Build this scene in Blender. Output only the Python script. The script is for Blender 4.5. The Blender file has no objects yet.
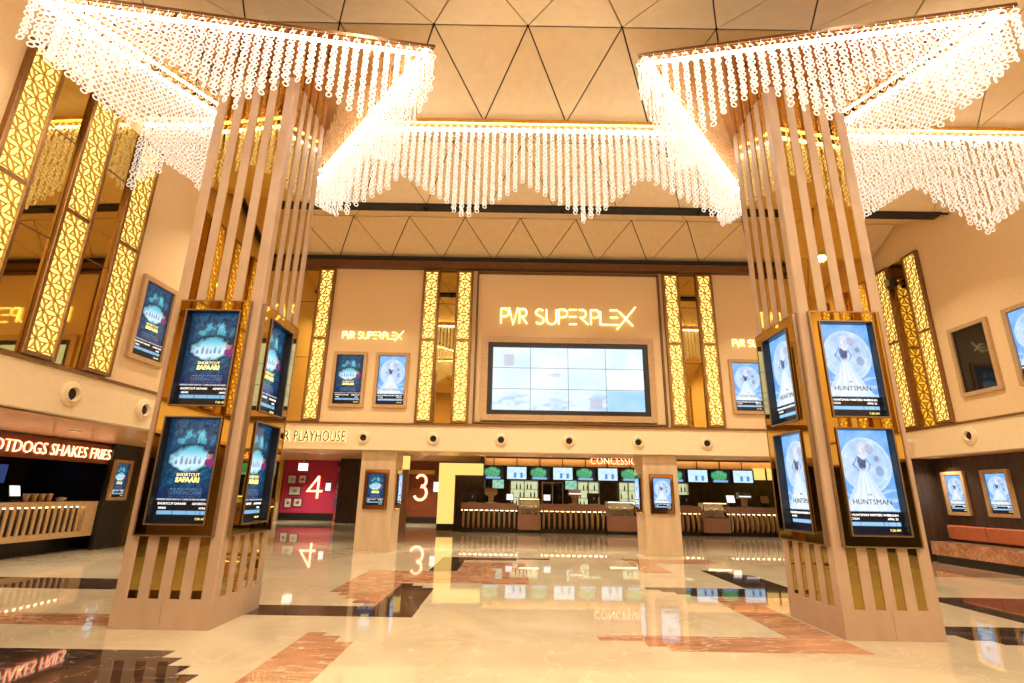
import bpy, math, random
from math import sin, cos, pi, radians, sqrt
random.seed(7)
SC = bpy.context.scene
COL = SC.collection

# ------------------------------------------------------------------ camera
cam_d = bpy.data.cameras.new('camera')
cam_d.sensor_fit = 'HORIZONTAL'
cam_d.sensor_width = 36.0
cam_d.lens = 521.1 / 1024 * 36.0
cam_d.clip_start = 0.05
cam_d.clip_end = 200
cam = bpy.data.objects.new('camera', cam_d)
COL.objects.link(cam)
from mathutils import Matrix, Vector
_p, _r = radians(16.37), radians(0.951)
_f = Vector((0, cos(_p), sin(_p))); _x = Vector((1, 0, 0)); _u = _x.cross(_f)
_x2 = _x * cos(_r) + _u * sin(_r); _u2 = _u * cos(_r) - _x * sin(_r)
cam.matrix_world = Matrix(((_x2.x, _u2.x, -_f.x, 0), (_x2.y, _u2.y, -_f.y, 0), (_x2.z, _u2.z, -_f.z, 1.5), (0, 0, 0, 1)))
SC.camera = cam

# ------------------------------------------------------------------ world, light levels, exposure
world = bpy.data.worlds.new('world'); SC.world = world
world.use_nodes = True
world.node_tree.nodes['Background'].inputs[0].default_value = (1.0, 0.82, 0.6, 1)
world.node_tree.nodes['Background'].inputs[1].default_value = 0.02
SC.view_settings.view_transform = 'Standard'
SC.view_settings.look = 'None'
SC.view_settings.gamma = 1.0
SC.view_settings.use_curve_mapping = False
SC.view_settings.exposure = 0.28
SC.cycles.use_denoising = True
SC.cycles.max_bounces = 10
SC.cycles.diffuse_bounces = 5
SC.cycles.glossy_bounces = 5
SC.cycles.sample_clamp_indirect = 6.0
LED = 17.0            # chandelier strip radiance
HALL_W = 100.0        # each added hall downlight, watts
SOFFIT_W = 26.0
SLOT_W = 95.0         # each spotlight added as fill in the black ceiling slot
#       # each soffit downlight
WARM = (1.0, 0.85, 0.62)

# ------------------------------------------------------------------ materials
def new_mat(name):
    m = bpy.data.materials.new(name); m.use_nodes = True
    nt = m.node_tree
    return m, nt, nt.nodes['Principled BSDF']
def setp(b, **k):
    for n, v in k.items():
        b.inputs[n.replace('_', ' ')].default_value = v
def rgba(c): return (c[0], c[1], c[2], 1)
def grain(nt, b, c, var=0.12, scale=8.0, detail=4.0, bump=0.0, stretch=None, obj=True):
    tc = nt.nodes.new('ShaderNodeTexCoord')
    n = nt.nodes.new('ShaderNodeTexNoise'); n.inputs['Scale'].default_value = scale; n.inputs['Detail'].default_value = detail
    src = tc.outputs['Object']
    if stretch:
        mp = nt.nodes.new('ShaderNodeMapping'); mp.inputs['Scale'].default_value = stretch
        nt.links.new(src, mp.inputs['Vector']); src = mp.outputs['Vector']
    nt.links.new(src, n.inputs['Vector'])
    r = nt.nodes.new('ShaderNodeValToRGB')
    lo = tuple(max(0, x * (1 - var)) for x in c); hi = tuple(min(1, x * (1 + var)) for x in c)
    r.color_ramp.elements[0].position = 0.3; r.color_ramp.elements[0].color = rgba(lo)
    r.color_ramp.elements[1].position = 0.7; r.color_ramp.elements[1].color = rgba(hi)
    nt.links.new(n.outputs['Fac'], r.inputs['Fac'])
    nt.links.new(r.outputs['Color'], b.inputs['Base Color'])
    if bump:
        bp = nt.nodes.new('ShaderNodeBump'); bp.inputs['Strength'].default_value = bump; bp.inputs['Distance'].default_value = 0.01
        nt.links.new(n.outputs['Fac'], bp.inputs['Height']); nt.links.new(bp.outputs['Normal'], b.inputs['Normal'])
def surf(name, c, rough=0.6, metal=0.0, var=0.1, scale=8.0, bump=0.0, stretch=None, spec=0.5):
    m, nt, b = new_mat(name)
    setp(b, Roughness=rough, Metallic=metal)
    b.inputs['Specular IOR Level'].default_value = spec
    grain(nt, b, c, var, scale, 4.0, bump, stretch)
    return m
def glow(name, c, s):
    m, nt, b = new_mat(name)
    setp(b, Base_Color=rgba(c), Roughness=0.5)
    b.inputs['Emission Color'].default_value = rgba(c); b.inputs['Emission Strength'].default_value = s
    return m
def marble(name, base, vein, scale=1.2, vw=0.04, rough=0.05, var=0.1, streak=None):
    m, nt, b = new_mat(name)
    setp(b, Roughness=rough, IOR=1.48)
    tc = nt.nodes.new('ShaderNodeTexCoord')
    n1 = nt.nodes.new('ShaderNodeTexNoise'); n1.inputs['Scale'].default_value = scale; n1.inputs['Detail'].default_value = 8; n1.inputs['Distortion'].default_value = 1.2
    nt.links.new(tc.outputs['Object'], n1.inputs['Vector'])
    r1 = nt.nodes.new('ShaderNodeValToRGB')
    r1.color_ramp.elements[0].position = .3; r1.color_ramp.elements[0].color = rgba([x * (1 - var) for x in base])
    r1.color_ramp.elements[1].position = .7; r1.color_ramp.elements[1].color = rgba([min(1, x * (1 + var)) for x in base])
    nt.links.new(n1.outputs['Fac'], r1.inputs['Fac'])
    n2 = nt.nodes.new('ShaderNodeTexNoise'); n2.inputs['Scale'].default_value = scale * 1.7; n2.inputs['Detail'].default_value = 5; n2.inputs['Distortion'].default_value = 2.0
    if streak:
        mp = nt.nodes.new('ShaderNodeMapping'); mp.inputs['Scale'].default_value = streak; mp.inputs['Rotation'].default_value = (0, 0, .6)
        nt.links.new(tc.outputs['Object'], mp.inputs['Vector']); nt.links.new(mp.outputs['Vector'], n2.inputs['Vector']); n2.inputs['Distortion'].default_value = .4; n2.inputs['Detail'].default_value = 7
        nt.links.new(mp.outputs['Vector'], n1.inputs['Vector'])
    else:
        nt.links.new(tc.outputs['Object'], n2.inputs['Vector'])
    r2 = nt.nodes.new('ShaderNodeValToRGB')
    e = r2.color_ramp.elements
    e[0].position = .5 - vw; e[0].color = (0, 0, 0, 1); e[1].position = .5 + vw; e[1].color = (0, 0, 0, 1)
    k = e.new(.5); k.color = (1, 1, 1, 1)
    nt.links.new(n2.outputs['Fac'], r2.inputs['Fac'])
    mx = nt.nodes.new('ShaderNodeMix'); mx.data_type = 'RGBA'
    nt.links.new(r2.outputs['Color'], mx.inputs['Factor'])
    nt.links.new(r1.outputs['Color'], mx.inputs['A']); mx.inputs['B'].default_value = rgba(vein)
    nt.links.new(mx.outputs['Result'], b.inputs['Base Color'])
    return m
def vcol(name, s):
    m, nt, b = new_mat(name)
    a = nt.nodes.new('ShaderNodeVertexColor'); a.layer_name = 'Col'
    setp(b, Base_Color=(0.01, 0.01, 0.012, 1), Roughness=0.15)
    nt.links.new(a.outputs['Color'], b.inputs['Emission Color']); b.inputs['Emission Strength'].default_value = s
    return m

M = {}
M['wall'] = surf('sand_wallcovering', (.80, .585, .335), .75, var=.05, scale=30, bump=.12)
M['fascia'] = surf('cream_fascia_paint', (.85, .68, .44), .65, var=.03, scale=10)
M['ceil'] = surf('sand_ceiling_board', (.78, .61, .38), .7, var=.04, scale=6)
M['dark'] = surf('black_shadow_gap', (.012, .009, .007), .7)
M['soffit'] = surf('bronze_soffit_paint', (.70, .42, .19), .28, var=.06, scale=4)
M['bronze'] = surf('bronze_metal', (.30, .165, .065), .35, .85, var=.15, scale=20)
M['darkbronze'] = surf('dark_bronze_trim', (.16, .075, .03), .4, .5, var=.2, scale=12)
M['gold'] = surf('brushed_gold', (.80, .52, .16), .28, 1.0, var=.1, scale=25)
M['jali'] = surf('gold_fretwork', (.50, .31, .06), .4, .3, var=.08, scale=20)
M['panelglow'] = glow('backlit_fret_panel', (1.0, .80, .24), 1.05)
M['mirror'] = surf('amber_mirror', (.60, .42, .12), .02, 1.0, var=.02, scale=1)
M['bmirror'] = surf('bronze_mirror', (.60, .33, .15), .06, 1.0, var=.05, scale=2)
M['stone'] = surf('pinkish_beige_stone', (.47, .325, .225), .45, var=.09, scale=3.5, stretch=(1, 1, .6))
M['tanstone'] = surf('tan_veined_stone', (.60, .44, .27), .4, var=.1, scale=3, stretch=(2, 2, .4))
M['floor'] = marble('cream_polished_marble', (.575, .485, .34), (.62, .54, .39), .6, .02, .03, .13)
M['rose'] = marble('rose_marble', (.44, .22, .125), (.68, .48, .32), 1.1, .02, .025, .3, (.8, 3.2, 1))
M['black'] = marble('black_marble', (.045, .028, .022), (.26, .18, .13), .9, .010, .035, .5, (.9, 3.0, 1))
M['led'] = glow('led_strip', (1.0, .94, .82), LED)
M['crystal'] = None
m, nt, b = new_mat('crystal_ring_added_glow')
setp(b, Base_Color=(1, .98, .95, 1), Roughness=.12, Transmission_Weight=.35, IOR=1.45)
b.inputs['Emission Color'].default_value = (1, .96, .88, 1); b.inputs['Emission Strength'].default_value = .20  # rings are no lamps; faint glow added for the LED light they catch
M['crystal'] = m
M['blackplastic'] = surf('black_plastic', (.012, .012, .014), .3)
M['white'] = surf('white_plastic', (.75, .72, .68), .4, var=.03)
M['rim'] = surf('champagne_rim', (.34, .24, .15), .3, .8, var=.05)
M['picture'] = vcol('screen_picture', .92)
M['menu'] = vcol('menu_picture', .9)
M['deadscreen'] = surf('dark_glass_screen', (.012, .010, .010), .03)
M['txt_white'] = glow('white_screen_text', (.9, .95, 1.0), .9)
M['txt_yellow'] = glow('yellow_screen_text', (.95, .85, .25), .9)
M['txt_navy'] = surf('navy_print', (.05, .09, .2), .5)
M['txt_black'] = surf('dark_letter_face', (.10, .05, .03), .5)
M['sign'] = glow('lit_letter', (1.0, .97, .72), 1.3)
M['signedge'] = glow('lit_letter_edge', (1.0, .78, .10), .8)
M['signwarm'] = glow('warm_lit_letter', (1.0, .80, .45), 1.8)
M['finled'] = glow('fin_led_strip', (1.0, .74, .34), 7.0)
M['neon'] = glow('neon_orange_letter', (1.0, .80, .50), 1.4)
M['neonred'] = glow('neon_red_edge', (1.0, .13, .03), .9)
M['lamp'] = glow('downlight_lens', (1.0, .93, .8), 1.3)
M['orangelamp'] = glow('red_pilot_lamp', (1, .1, .03), 3.0)
M['pane'] = glow('yellow_lit_panel', (1.0, .72, .20), .80)
M['winelam'] = surf('mauve_wood_laminate', (.42, .23, .155), .35, var=.1, scale=14, stretch=(1, 6, 6))
M['oak'] = surf('oak_wood', (.50, .32, .16), .4, var=.18, scale=9, stretch=(1, 8, 8))
M['darkwood'] = surf('dark_walnut_panel', (.055, .032, .022), .4, var=.35, scale=5, stretch=(3, 3, .4))
M['blackwall'] = surf('black_kitchen_wall', (.02, .016, .014), .35, var=.3)
M['magenta'] = surf('magenta_wall_paint', (.55, .035, .11), .5, var=.06)
M['redbrown'] = surf('red_brown_wall', (.22, .06, .02), .35, var=.2, stretch=(.4, 1, 3))
M['leather'] = surf('russet_leather', (.42, .12, .05), .45, var=.15, scale=20, bump=.15)
M['rosebench'] = marble('brown_marble', (.42, .20, .10), (.62, .42, .28), 1.8, .04, .12, .3)
M['paper'] = surf('white_paper', (.80, .74, .68), .7, var=.03)
M['ink'] = surf('red_ink', (.5, .08, .08), .7)
M['glass'] = None
m, nt, b = new_mat('clear_case_glass'); setp(b, Base_Color=(1, 1, 1, 1), Roughness=.02, Transmission_Weight=1.0, IOR=1.05); M['glass'] = m
M['food'] = surf('pastry', (.75, .48, .22), .6, var=.4, scale=30)
M['shelfglow'] = glow('lit_shelf_back', (.85, .92, .55), .6)
M['bottle'] = surf('green_bottle', (.08, .25, .12), .2, var=.3)
M['olive'] = surf('olive_back_wall', (.16, .12, .035), .5, var=.3, scale=4)
M['steel'] = surf('steel', (.55, .52, .48), .3, .9)
M['yellowwall'] = surf('yellow_wall', (.75, .45, .05), .5, var=.1)

# ------------------------------------------------------------------ mesh helpers
class MB:
    def __init__(s): s.v = []; s.f = []
    def add(s, vs, fs):
        n = len(s.v); s.v += [tuple(v) for v in vs]; s.f += [tuple(i + n for i in f) for f in fs]; return s
    def box(s, x0, x1, y0, y1, z0, z1):
        return s.add([(x0, y0, z0), (x1, y0, z0), (x1, y1, z0), (x0, y1, z0), (x0, y0, z1), (x1, y0, z1), (x1, y1, z1), (x0, y1, z1)],
                     [(0, 3, 2, 1), (4, 5, 6, 7), (0, 1, 5, 4), (1, 2, 6, 5), (2, 3, 7, 6), (3, 0, 4, 7)])
    def bbox(s, x0, x1, y0, y1, z0, z1, c=.01):
        """box with its four front (-y side) and vertical edges chamfered"""
        pts = [(x0 + c, y0), (x1 - c, y0), (x1, y0 + c), (x1, y1 - c), (x1 - c, y1), (x0 + c, y1), (x0, y1 - c), (x0, y0 + c)]
        return s.prism_z(pts, z0, z1)
    def prism_z(s, pts, z0, z1):
        n = len(pts)
        vs = [(p[0], p[1], z0) for p in pts] + [(p[0], p[1], z1) for p in pts]
        return s.add(vs, [tuple(range(n))[::-1], tuple(range(n, 2 * n))] + [(i, (i + 1) % n, n + (i + 1) % n, n + i) for i in range(n)])
    def prism_y(s, pts, y0, y1):
        n = len(pts)
        vs = [(p[0], y0, p[1]) for p in pts] + [(p[0], y1, p[1]) for p in pts]
        return s.add(vs, [tuple(range(n)), tuple(range(n, 2 * n))[::-1]] + [((i + 1) % n, i, n + i, n + (i + 1) % n) for i in range(n)])
    def prism_x(s, pts, x0, x1):
        n = len(pts)
        vs = [(x0, p[0], p[1]) for p in pts] + [(x1, p[0], p[1]) for p in pts]
        return s.add(vs, [tuple(range(n))[::-1], tuple(range(n, 2 * n))] + [(i, (i + 1) % n, n + (i + 1) % n, n + i) for i in range(n)])
    def ring(s, x0, x1, z0, z1, w, y0, y1):
        s.box(x0, x0 + w, y0, y1, z0, z1); s.box(x1 - w, x1, y0, y1, z0, z1)
        s.box(x0 + w, x1 - w, y0, y1, z0, z0 + w); s.box(x0 + w, x1 - w, y0, y1, z1 - w, z1); return s
    def lathe_y(s, prof, cx=0, cz=0, n=20):
        """profile of (radius, y) pairs about a y-directed axis"""
        vs = []; fs = []
        for r, y in prof:
            for k in range(n):
                a = 2 * pi * k / n; vs.append((cx + r * cos(a), y, cz + r * sin(a)))
        for j in range(len(prof) - 1):
            for k in range(n):
                k2 = (k + 1) % n; fs.append((j * n + k, j * n + k2, (j + 1) * n + k2, (j + 1) * n + k))
        return s.add(vs, fs)
    def lathe_z(s, prof, cx=0, cy=0, n=16):
        vs = []; fs = []
        for r, z in prof:
            for k in range(n):
                a = 2 * pi * k / n; vs.append((cx + r * cos(a), cy + r * sin(a), z))
        for j in range(len(prof) - 1):
            for k in range(n):
                k2 = (k + 1) % n; fs.append((j * n + k, j * n + k2, (j + 1) * n + k2, (j + 1) * n + k))
        if prof[0][0] > 1e-4: fs.append(tuple(range(n))[::-1])
        if prof[-1][0] > 1e-4: fs.append(tuple((len(prof) - 1) * n + k for k in range(n)))
        return s.add(vs, fs)
    def strokes(s, lines, w, y0, y1):
        """flat letter strokes in the xz plane, each polyline a mitred ribbon of width w with thickness y0..y1"""
        for ln in lines:
            P = [Vector(p) for p in ln]
            closed = (P[0] - P[-1]).length < 1e-6 and len(P) > 2
            if closed: P = P[:-1]
            n = len(P); L = []; R = []
            for i in range(n):
                a = P[i - 1] if (i > 0 or closed) else None
                c = P[(i + 1) % n] if (i < n - 1 or closed) else None
                d1 = (P[i] - a).normalized() if a is not None else None
                d2 = (c - P[i]).normalized() if c is not None else None
                d1 = d1 or d2; d2 = d2 or d1
                t = (d1 + d2)
                t = t.normalized() if t.length > 1e-5 else d1
                nm = Vector((-t.y, t.x)); k = min(1.8, 1 / max(.3, nm.dot(Vector((-d1.y, d1.x)))))
                L.append(P[i] + nm * w / 2 * k); R.append(P[i] - nm * w / 2 * k)
            for i in range(n if closed else n - 1):
                j = (i + 1) % n
                s.prism_y([L[i], R[i], R[j], L[j]], y0, y1)
        return s
    def mesh(s, name):
        me = bpy.data.meshes.new(name); me.from_pydata(s.v, [], s.f); me.update(); return me
    def build(s, name, mat, parent=None, smooth=False):
        me = s.mesh(name)
        return obj(name, me, mat, parent, smooth)
def obj(name, me, mat, parent=None, smooth=False):
    o = bpy.data.objects.new(name, me)
    if mat is not None and not me.materials:
        me.materials.append(M[mat] if isinstance(mat, str) else mat)
    if smooth:
        for p in me.polygons: p.use_smooth = True
    COL.objects.link(o)
    if parent is not None: o.parent = parent
    return o
def fix_normals(me):
    import bmesh
    bm = bmesh.new(); bm.from_mesh(me); bmesh.ops.recalc_face_normals(bm, faces=bm.faces); bm.to_mesh(me); bm.free()
def tag(o, label, cat, group=None):
    o['label'] = label; o['category'] = cat
    if group: o['group'] = group
    return o
def thing(name, label, cat, loc=(0, 0, 0), rz=0.0, group=None):
    o = bpy.data.objects.new(name, None); o.empty_display_size = .1
    COL.objects.link(o); o.location = loc; o.rotation_euler = (0, 0, rz)
    return tag(o, label, cat, group)
def struct(o, label=None):
    o['kind'] = 'structure'
    if label: o['label'] = label
    return o
def dup(root, loc, rz=None, label=None, group=None):
    def cp(o, par):
        c = o.copy(); COL.objects.link(c); c.parent = par
        for ch in o.children: cp(ch, c)
        return c
    r = cp(root, None); r.location = loc
    if rz is not None: r.rotation_euler = (0, 0, rz)
    if label: r['label'] = label
    if group: r['group'] = group
    return r
_tc = {}
def text_mesh(s, size, ext=.004, shear=0.0, align='CENTER', offset=0.0, spacing=1.0):
    key = (s, size, ext, shear, align, offset, spacing)
    if key in _tc: return _tc[key].copy()
    cu = bpy.data.curves.new('lettering', 'FONT'); cu.body = s; cu.size = size; cu.extrude = ext; cu.shear = shear
    cu.align_x = align; cu.resolution_u = 2; cu.offset = offset; cu.space_character = spacing
    o = bpy.data.objects.new('lettering', cu); COL.objects.link(o)
    dg = bpy.context.evaluated_depsgraph_get(); dg.update()
    me = bpy.data.meshes.new_from_object(o.evaluated_get(dg))
    bpy.data.objects.remove(o); bpy.data.curves.remove(cu)
    for v in me.vertices:
        x, y, z = v.co; v.co = (x, -z, y)
    me.materials.clear(); me.name = 'lettering'
    _tc[key] = me
    return me.copy()
def text(name, s, size, mat, parent, x, y, z, ext=.004, **k):
    o = obj(name, text_mesh(s, size, ext, **k), mat, parent); o.location = (x, y, z); return o
def _mx(me): return max(v.co.x for v in me.vertices)
def _mn(me): return min(v.co.x for v in me.vertices)
def letters(parent, s, size, width, mat, edge, x0, y, z, ext=.012, grow=.01, shear=0.0, thin=0.0):
    """one part per letter, each with its glowing edge as a sub-part; the word is fitted to the given width from x0"""
    full = text_mesh(s, size, ext, align='LEFT', shear=shear); a, b2 = _mn(full), _mx(full); k = width / (b2 - a)
    for i, ch in enumerate(s):
        if ch == ' ': continue
        end = _mx(text_mesh(s[:i + 1], size, ext, align='LEFT', shear=shear))
        cm = text_mesh(ch, size, ext, align='LEFT', shear=shear, offset=-thin)
        o = obj('letter', cm, mat, parent); o.location = (x0 + (end - _mx(cm) - a) * k, y, z); o.scale = (k, 1, 1)
        e = obj('letter_edge', text_mesh(ch, size, ext * .5, align='LEFT', offset=grow, shear=shear), edge, o); e.location = (0, ext + .012, 0)
def color_grid(name, w, h, nx, ny, fn):
    me = bpy.data.meshes.new(name)
    vs = [(w * (i / nx - .5), 0, h * j / ny) for j in range(ny + 1) for i in range(nx + 1)]
    fs = [(j * (nx + 1) + i, j * (nx + 1) + i + 1, (j + 1) * (nx + 1) + i + 1, (j + 1) * (nx + 1) + i) for j in range(ny) for i in range(nx)]
    me.from_pydata(vs, [], fs); me.update()
    a = me.color_attributes.new('Col', 'FLOAT_COLOR', 'POINT')
    for k, d in enumerate(a.data):
        i = k % (nx + 1); j = k // (nx + 1)
        c = fn(i / nx, j / ny); d.color = (c[0], c[1], c[2], 1)
    return me
def mixc(a, b, t):
    t = max(0, min(1, t)); return tuple(a[i] * (1 - t) + b[i] * t for i in range(3))
def hsh(*a):
    v = sin(sum((i + 1) * 12.9898 * x for i, x in enumerate(a)) + 78.233) * 43758.5453; return v - math.floor(v)
def vnoise(x, y):
    i, j = math.floor(x), math.floor(y); u, w = x - i, y - j
    u = u * u * (3 - 2 * u); w = w * w * (3 - 2 * w)
    a, b2, c, d = hsh(i, j), hsh(i + 1, j), hsh(i, j + 1), hsh(i + 1, j + 1)
    return (a * (1 - u) + b2 * u) * (1 - w) + (c * (1 - u) + d * u) * w

# ------------------------------------------------------------------ hall dimensions
XL, XR, YB, YR = -7.2, 10.85, 14.6, -8.0
ZS, ZF, ZT = 2.62, 3.33, 9.15          # soffit, ledge over fascia, top
LW_ANG = radians(90 - 2.29)            # the left wall runs very slightly towards the back pillar
def lx(Y): return XL + .04 * (Y - 8.7)
R90 = pi / 2

# ---- floor with marble inlays
fl = struct(MB().box(-17, 15, YR, 32, -.2, 0).build('floor', 'floor'), 'polished cream marble floor inlaid with black and rose bands')
def tiles(mat, rects, along='x', row=.22, ln=.95):
    for (x0, x1, y0, y1) in rects:
        if along == 'x':
            nr = max(1, round((y1 - y0) / row)); nl = max(1, round((x1 - x0) / ln))
        else:
            nr = max(1, round((y1 - y0) / ln)); nl = max(1, round((x1 - x0) / row))
        for a in range(nr):
            for c in range(nl):
                g = .0006
                xa, xb = x0 + (x1 - x0) * c / nl + g, x0 + (x1 - x0) * (c + 1) / nl - g
                ya, yb = y0 + (y1 - y0) * a / nr + g, y0 + (y1 - y0) * (a + 1) / nr - g
                MB().box(xa, xb, ya, yb, 0, .0022).build('marble_tile', mat, fl)
# black bands
tiles('black', [(-1.6, -1.03, 11.4, 13.3)], 'y', .28, .9)
tiles('black', [(-1.6, .2, 13.3, 13.8), (.2, 1.0, 13.55, 13.8)], 'x', .25)
tiles('black', [(-4.3, -1.2, 7.26, 7.87)], 'x', .2)
tiles('black', [(-1.82, -1.62, 7.87, 9.82), (-1.62, -1.42, 7.87, 9.58), (-1.42, -1.21, 7.87, 9.39)], 'y', .2, .65)
tiles('black', [(-6.6, -3.2, 5.47, 5.69), (-6.6, -3.0, 5.24, 5.47), (-6.6, -2.79, 5.02, 5.24), (-6.6, -2.59, 4.8, 5.02), (-6.6, -2.39, 4.57, 4.8), (-6.6, -2.19, 4.35, 4.57), (-6.6, -2.0, 4.12, 4.35)], 'x', .22, 1.1)
tiles('black', [(-9.2, -5.2, 8.81, 9.8)], 'x', .25, 1.0)
tiles('black', [(4.12, 4.4, 9.82, 12.1), (4.4, 4.62, 9.82, 11.9), (4.62, 4.95, 9.82, 11.5)], 'y', .25, .8)
tiles('black', [(2.34, 4.95, 9.6, 9.82), (2.55, 4.95, 9.4, 9.6), (2.74, 4.9, 9.2, 9.4), (2.92, 4.9, 9.05, 9.2)], 'x', .2)
tiles('black', [(6.72, 9.4, 7.24, 9.3)], 'x', .26, .9)
tiles('black', [(5.12, 9.4, 6.8, 7.24), (5.24, 9.4, 6.58, 6.8), (5.48, 9.4, 6.4, 6.58)], 'x', .22, .9)
# rose bands
tiles('rose', [(-2.0, -1.82, 7.9, 9.9), (-2.2, -2.0, 8.1, 9.9), (-2.4, -2.2, 8.4, 9.9), (-2.58, -2.4, 8.64, 9.9), (-2.78, -2.58, 8.9, 9.9)], 'y', .2, .7)
tiles('rose', [(-2.78, .38, 9.9, 11.35), (-1.03, .38, 11.35, 12.9)], 'x', .24, .8)
tiles('rose', [(-2.2, -2.0, 2.6, 6.47), (-2.0, -1.8, 2.6, 6.32), (-1.8, -1.6, 2.6, 6.1)], 'y', .2, .62)
tiles('rose', [(-6.6, -4.3, 6.6, 7.17)], 'x', .2, .8)
tiles('rose', [(1.0, 3.74, 6.32, 6.55), (1.48, 3.74, 6.12, 6.32), (1.67, 3.74, 5.95, 6.12)], 'x', .2, .9)
tiles('rose', [(3.16, 3.74, 6.55, 8.4)], 'y', .2, .6)
tiles('rose', [(3.18, 4.48, 8.4, 9.04)], 'x', .21, .65)
tiles('rose', [(2.8, 3.4, 11.6, 13.2)], 'y', .3, .8)
tiles('rose', [(2.8, 5.0, 13.2, 14.0)], 'x', .27, .8)
tiles('rose', [(8.9, 10.8, 11.7, 14.4)], 'y', .32, .9)

# ---- walls of the hall
def wall_box(name, x0, x1, y0, y1, z0, z1, mat, label=None):
    return struct(MB().box(x0, x1, y0, y1, z0, z1).build(name, mat), label)
wl = struct(MB().box(-8.7 - 8, 16.0 - 8.7 - .5, 0, .3, ZF, ZT).build('wall_left', 'wall'), 'sand coloured left wall')
wl.location = (lx(8.7), 8.7, 0); wl.rotation_euler = (0, 0, LW_ANG)
fa = struct(MB().box(-8.7 - 8, 6.0, -.03, .3, ZS, ZF).build('trim_1', 'fascia'), 'cream fascia band over the snack bar recess')
fa.location = (lx(8.7), 8.7, 0); fa.rotation_euler = (0, 0, LW_ANG)
le = struct(MB().box(-8.7 - 8, 6.0, -.06, -.03, ZF - .03, ZF + .02).build('trim_2', 'bronze'), 'thin bronze ledge on the left wall')
le.location = (lx(8.7), 8.7, 0); le.rotation_euler = (0, 0, LW_ANG)
wall_box('wall_right', XR, XR + .3, YR, YB + .3, ZF, ZT, 'wall', 'sand coloured right wall')
wall_box('trim_3', XR - .03, XR + .3, YR, YB, ZS, ZF, 'fascia', 'cream fascia band over the bench recess')
wall_box('trim_4', XR - .06, XR - .03, YR, YB, ZF - .03, ZF + .02, 'bronze', 'thin bronze ledge on the right wall')
wall_box('wall_back', XL - .3, XR + .3, YB, YB + .3, ZF, ZT, 'wall', 'sand coloured wall over the concession stand')
wall_box('trim_5', XL, XR, YB - .03, YB + .3, ZS, ZF, 'fascia', 'cream fascia band with round vents')
wall_box('trim_6', XL, XR - .03, YB - .07, YB - .03, ZF - .02, ZF + .03, 'bronze', 'thin bronze ledge under the lit columns')
wall_box('trim_7', XL + .2, XR, YB - .22, YB, 8.0, 8.22, 'darkbronze', 'dark bronze beam under the ceiling')
wall_box('wall_rear', -14, 13, YR - .3, YR, 0, ZT, 'wall')
wall_box('trim_8', -8, XR, YR, YR + .03, 0, 2.6, 'darkwood')
# frame of the centre bay
o = MB()
o.ring(-1.07, 4.39, 3.38, 7.95, .05, YB - .09, YB); struct(o.build('trim_9', 'darkbronze'), 'dark bronze frame around the centre bay')

# ---- folded ceiling of triangular boards
VAL = [-8.4, -5.2, -2.05, 1.1, 2.12, 5.25, 8.4, 11.55, 14.6]
VAL = [-8.15, -7.3 + 0.0, -4.15, -1.0, 2.12, 5.25, 8.4, 11.55, 14.6][1:]
RID = [-5.7, -2.55, .57, 3.70, 6.87, 9.87, 13.2]
ZV, ZR = 8.35, 9.02
ce = struct(MB().box(-9, 12.5, YR, YB + .2, ZT, ZT + .2).build('ceiling', 'dark'), 'folded ceiling of sand coloured triangular boards with dark joints')
def clip(poly, a, s):          # keep s*(x-a) >= 0
    out = []
    for i in range(len(poly)):
        p, q = poly[i], poly[(i + 1) % len(poly)]
        dp, dq = s * (p[0] - a), s * (q[0] - a)
        if dp >= 0: out.append(p)
        if dp * dq < 0:
            t = dp / (dp - dq); out.append((p[0] + (q[0] - p[0]) * t, p[1] + (q[1] - p[1]) * t))
    return out
def inset(poly, d, amin=.01):
    n = len(poly); area = sum(poly[i][0] * poly[(i + 1) % n][1] - poly[(i + 1) % n][0] * poly[i][1] for i in range(n))
    if area < 0: poly = poly[::-1]
    res = []
    for i in range(n):
        p0, p1, p2 = Vector(poly[i - 1]), Vector(poly[i]), Vector(poly[(i + 1) % n])
        d1, d2 = (p1 - p0).normalized(), (p2 - p1).normalized()
        n1, n2 = Vector((-d1.y, d1.x)), Vector((-d2.y, d2.x))
        den = 1 + n1.dot(n2)
        if den < .05: return None
        q = p1 + (n1 + n2) / den * d
        res.append((q.x, q.y))
    a2 = sum(res[i][0] * res[(i + 1) % n][1] - res[(i + 1) % n][0] * res[i][1] for i in range(n))
    return res if a2 > amin else None
LX, PH = 1.575, .18
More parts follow.
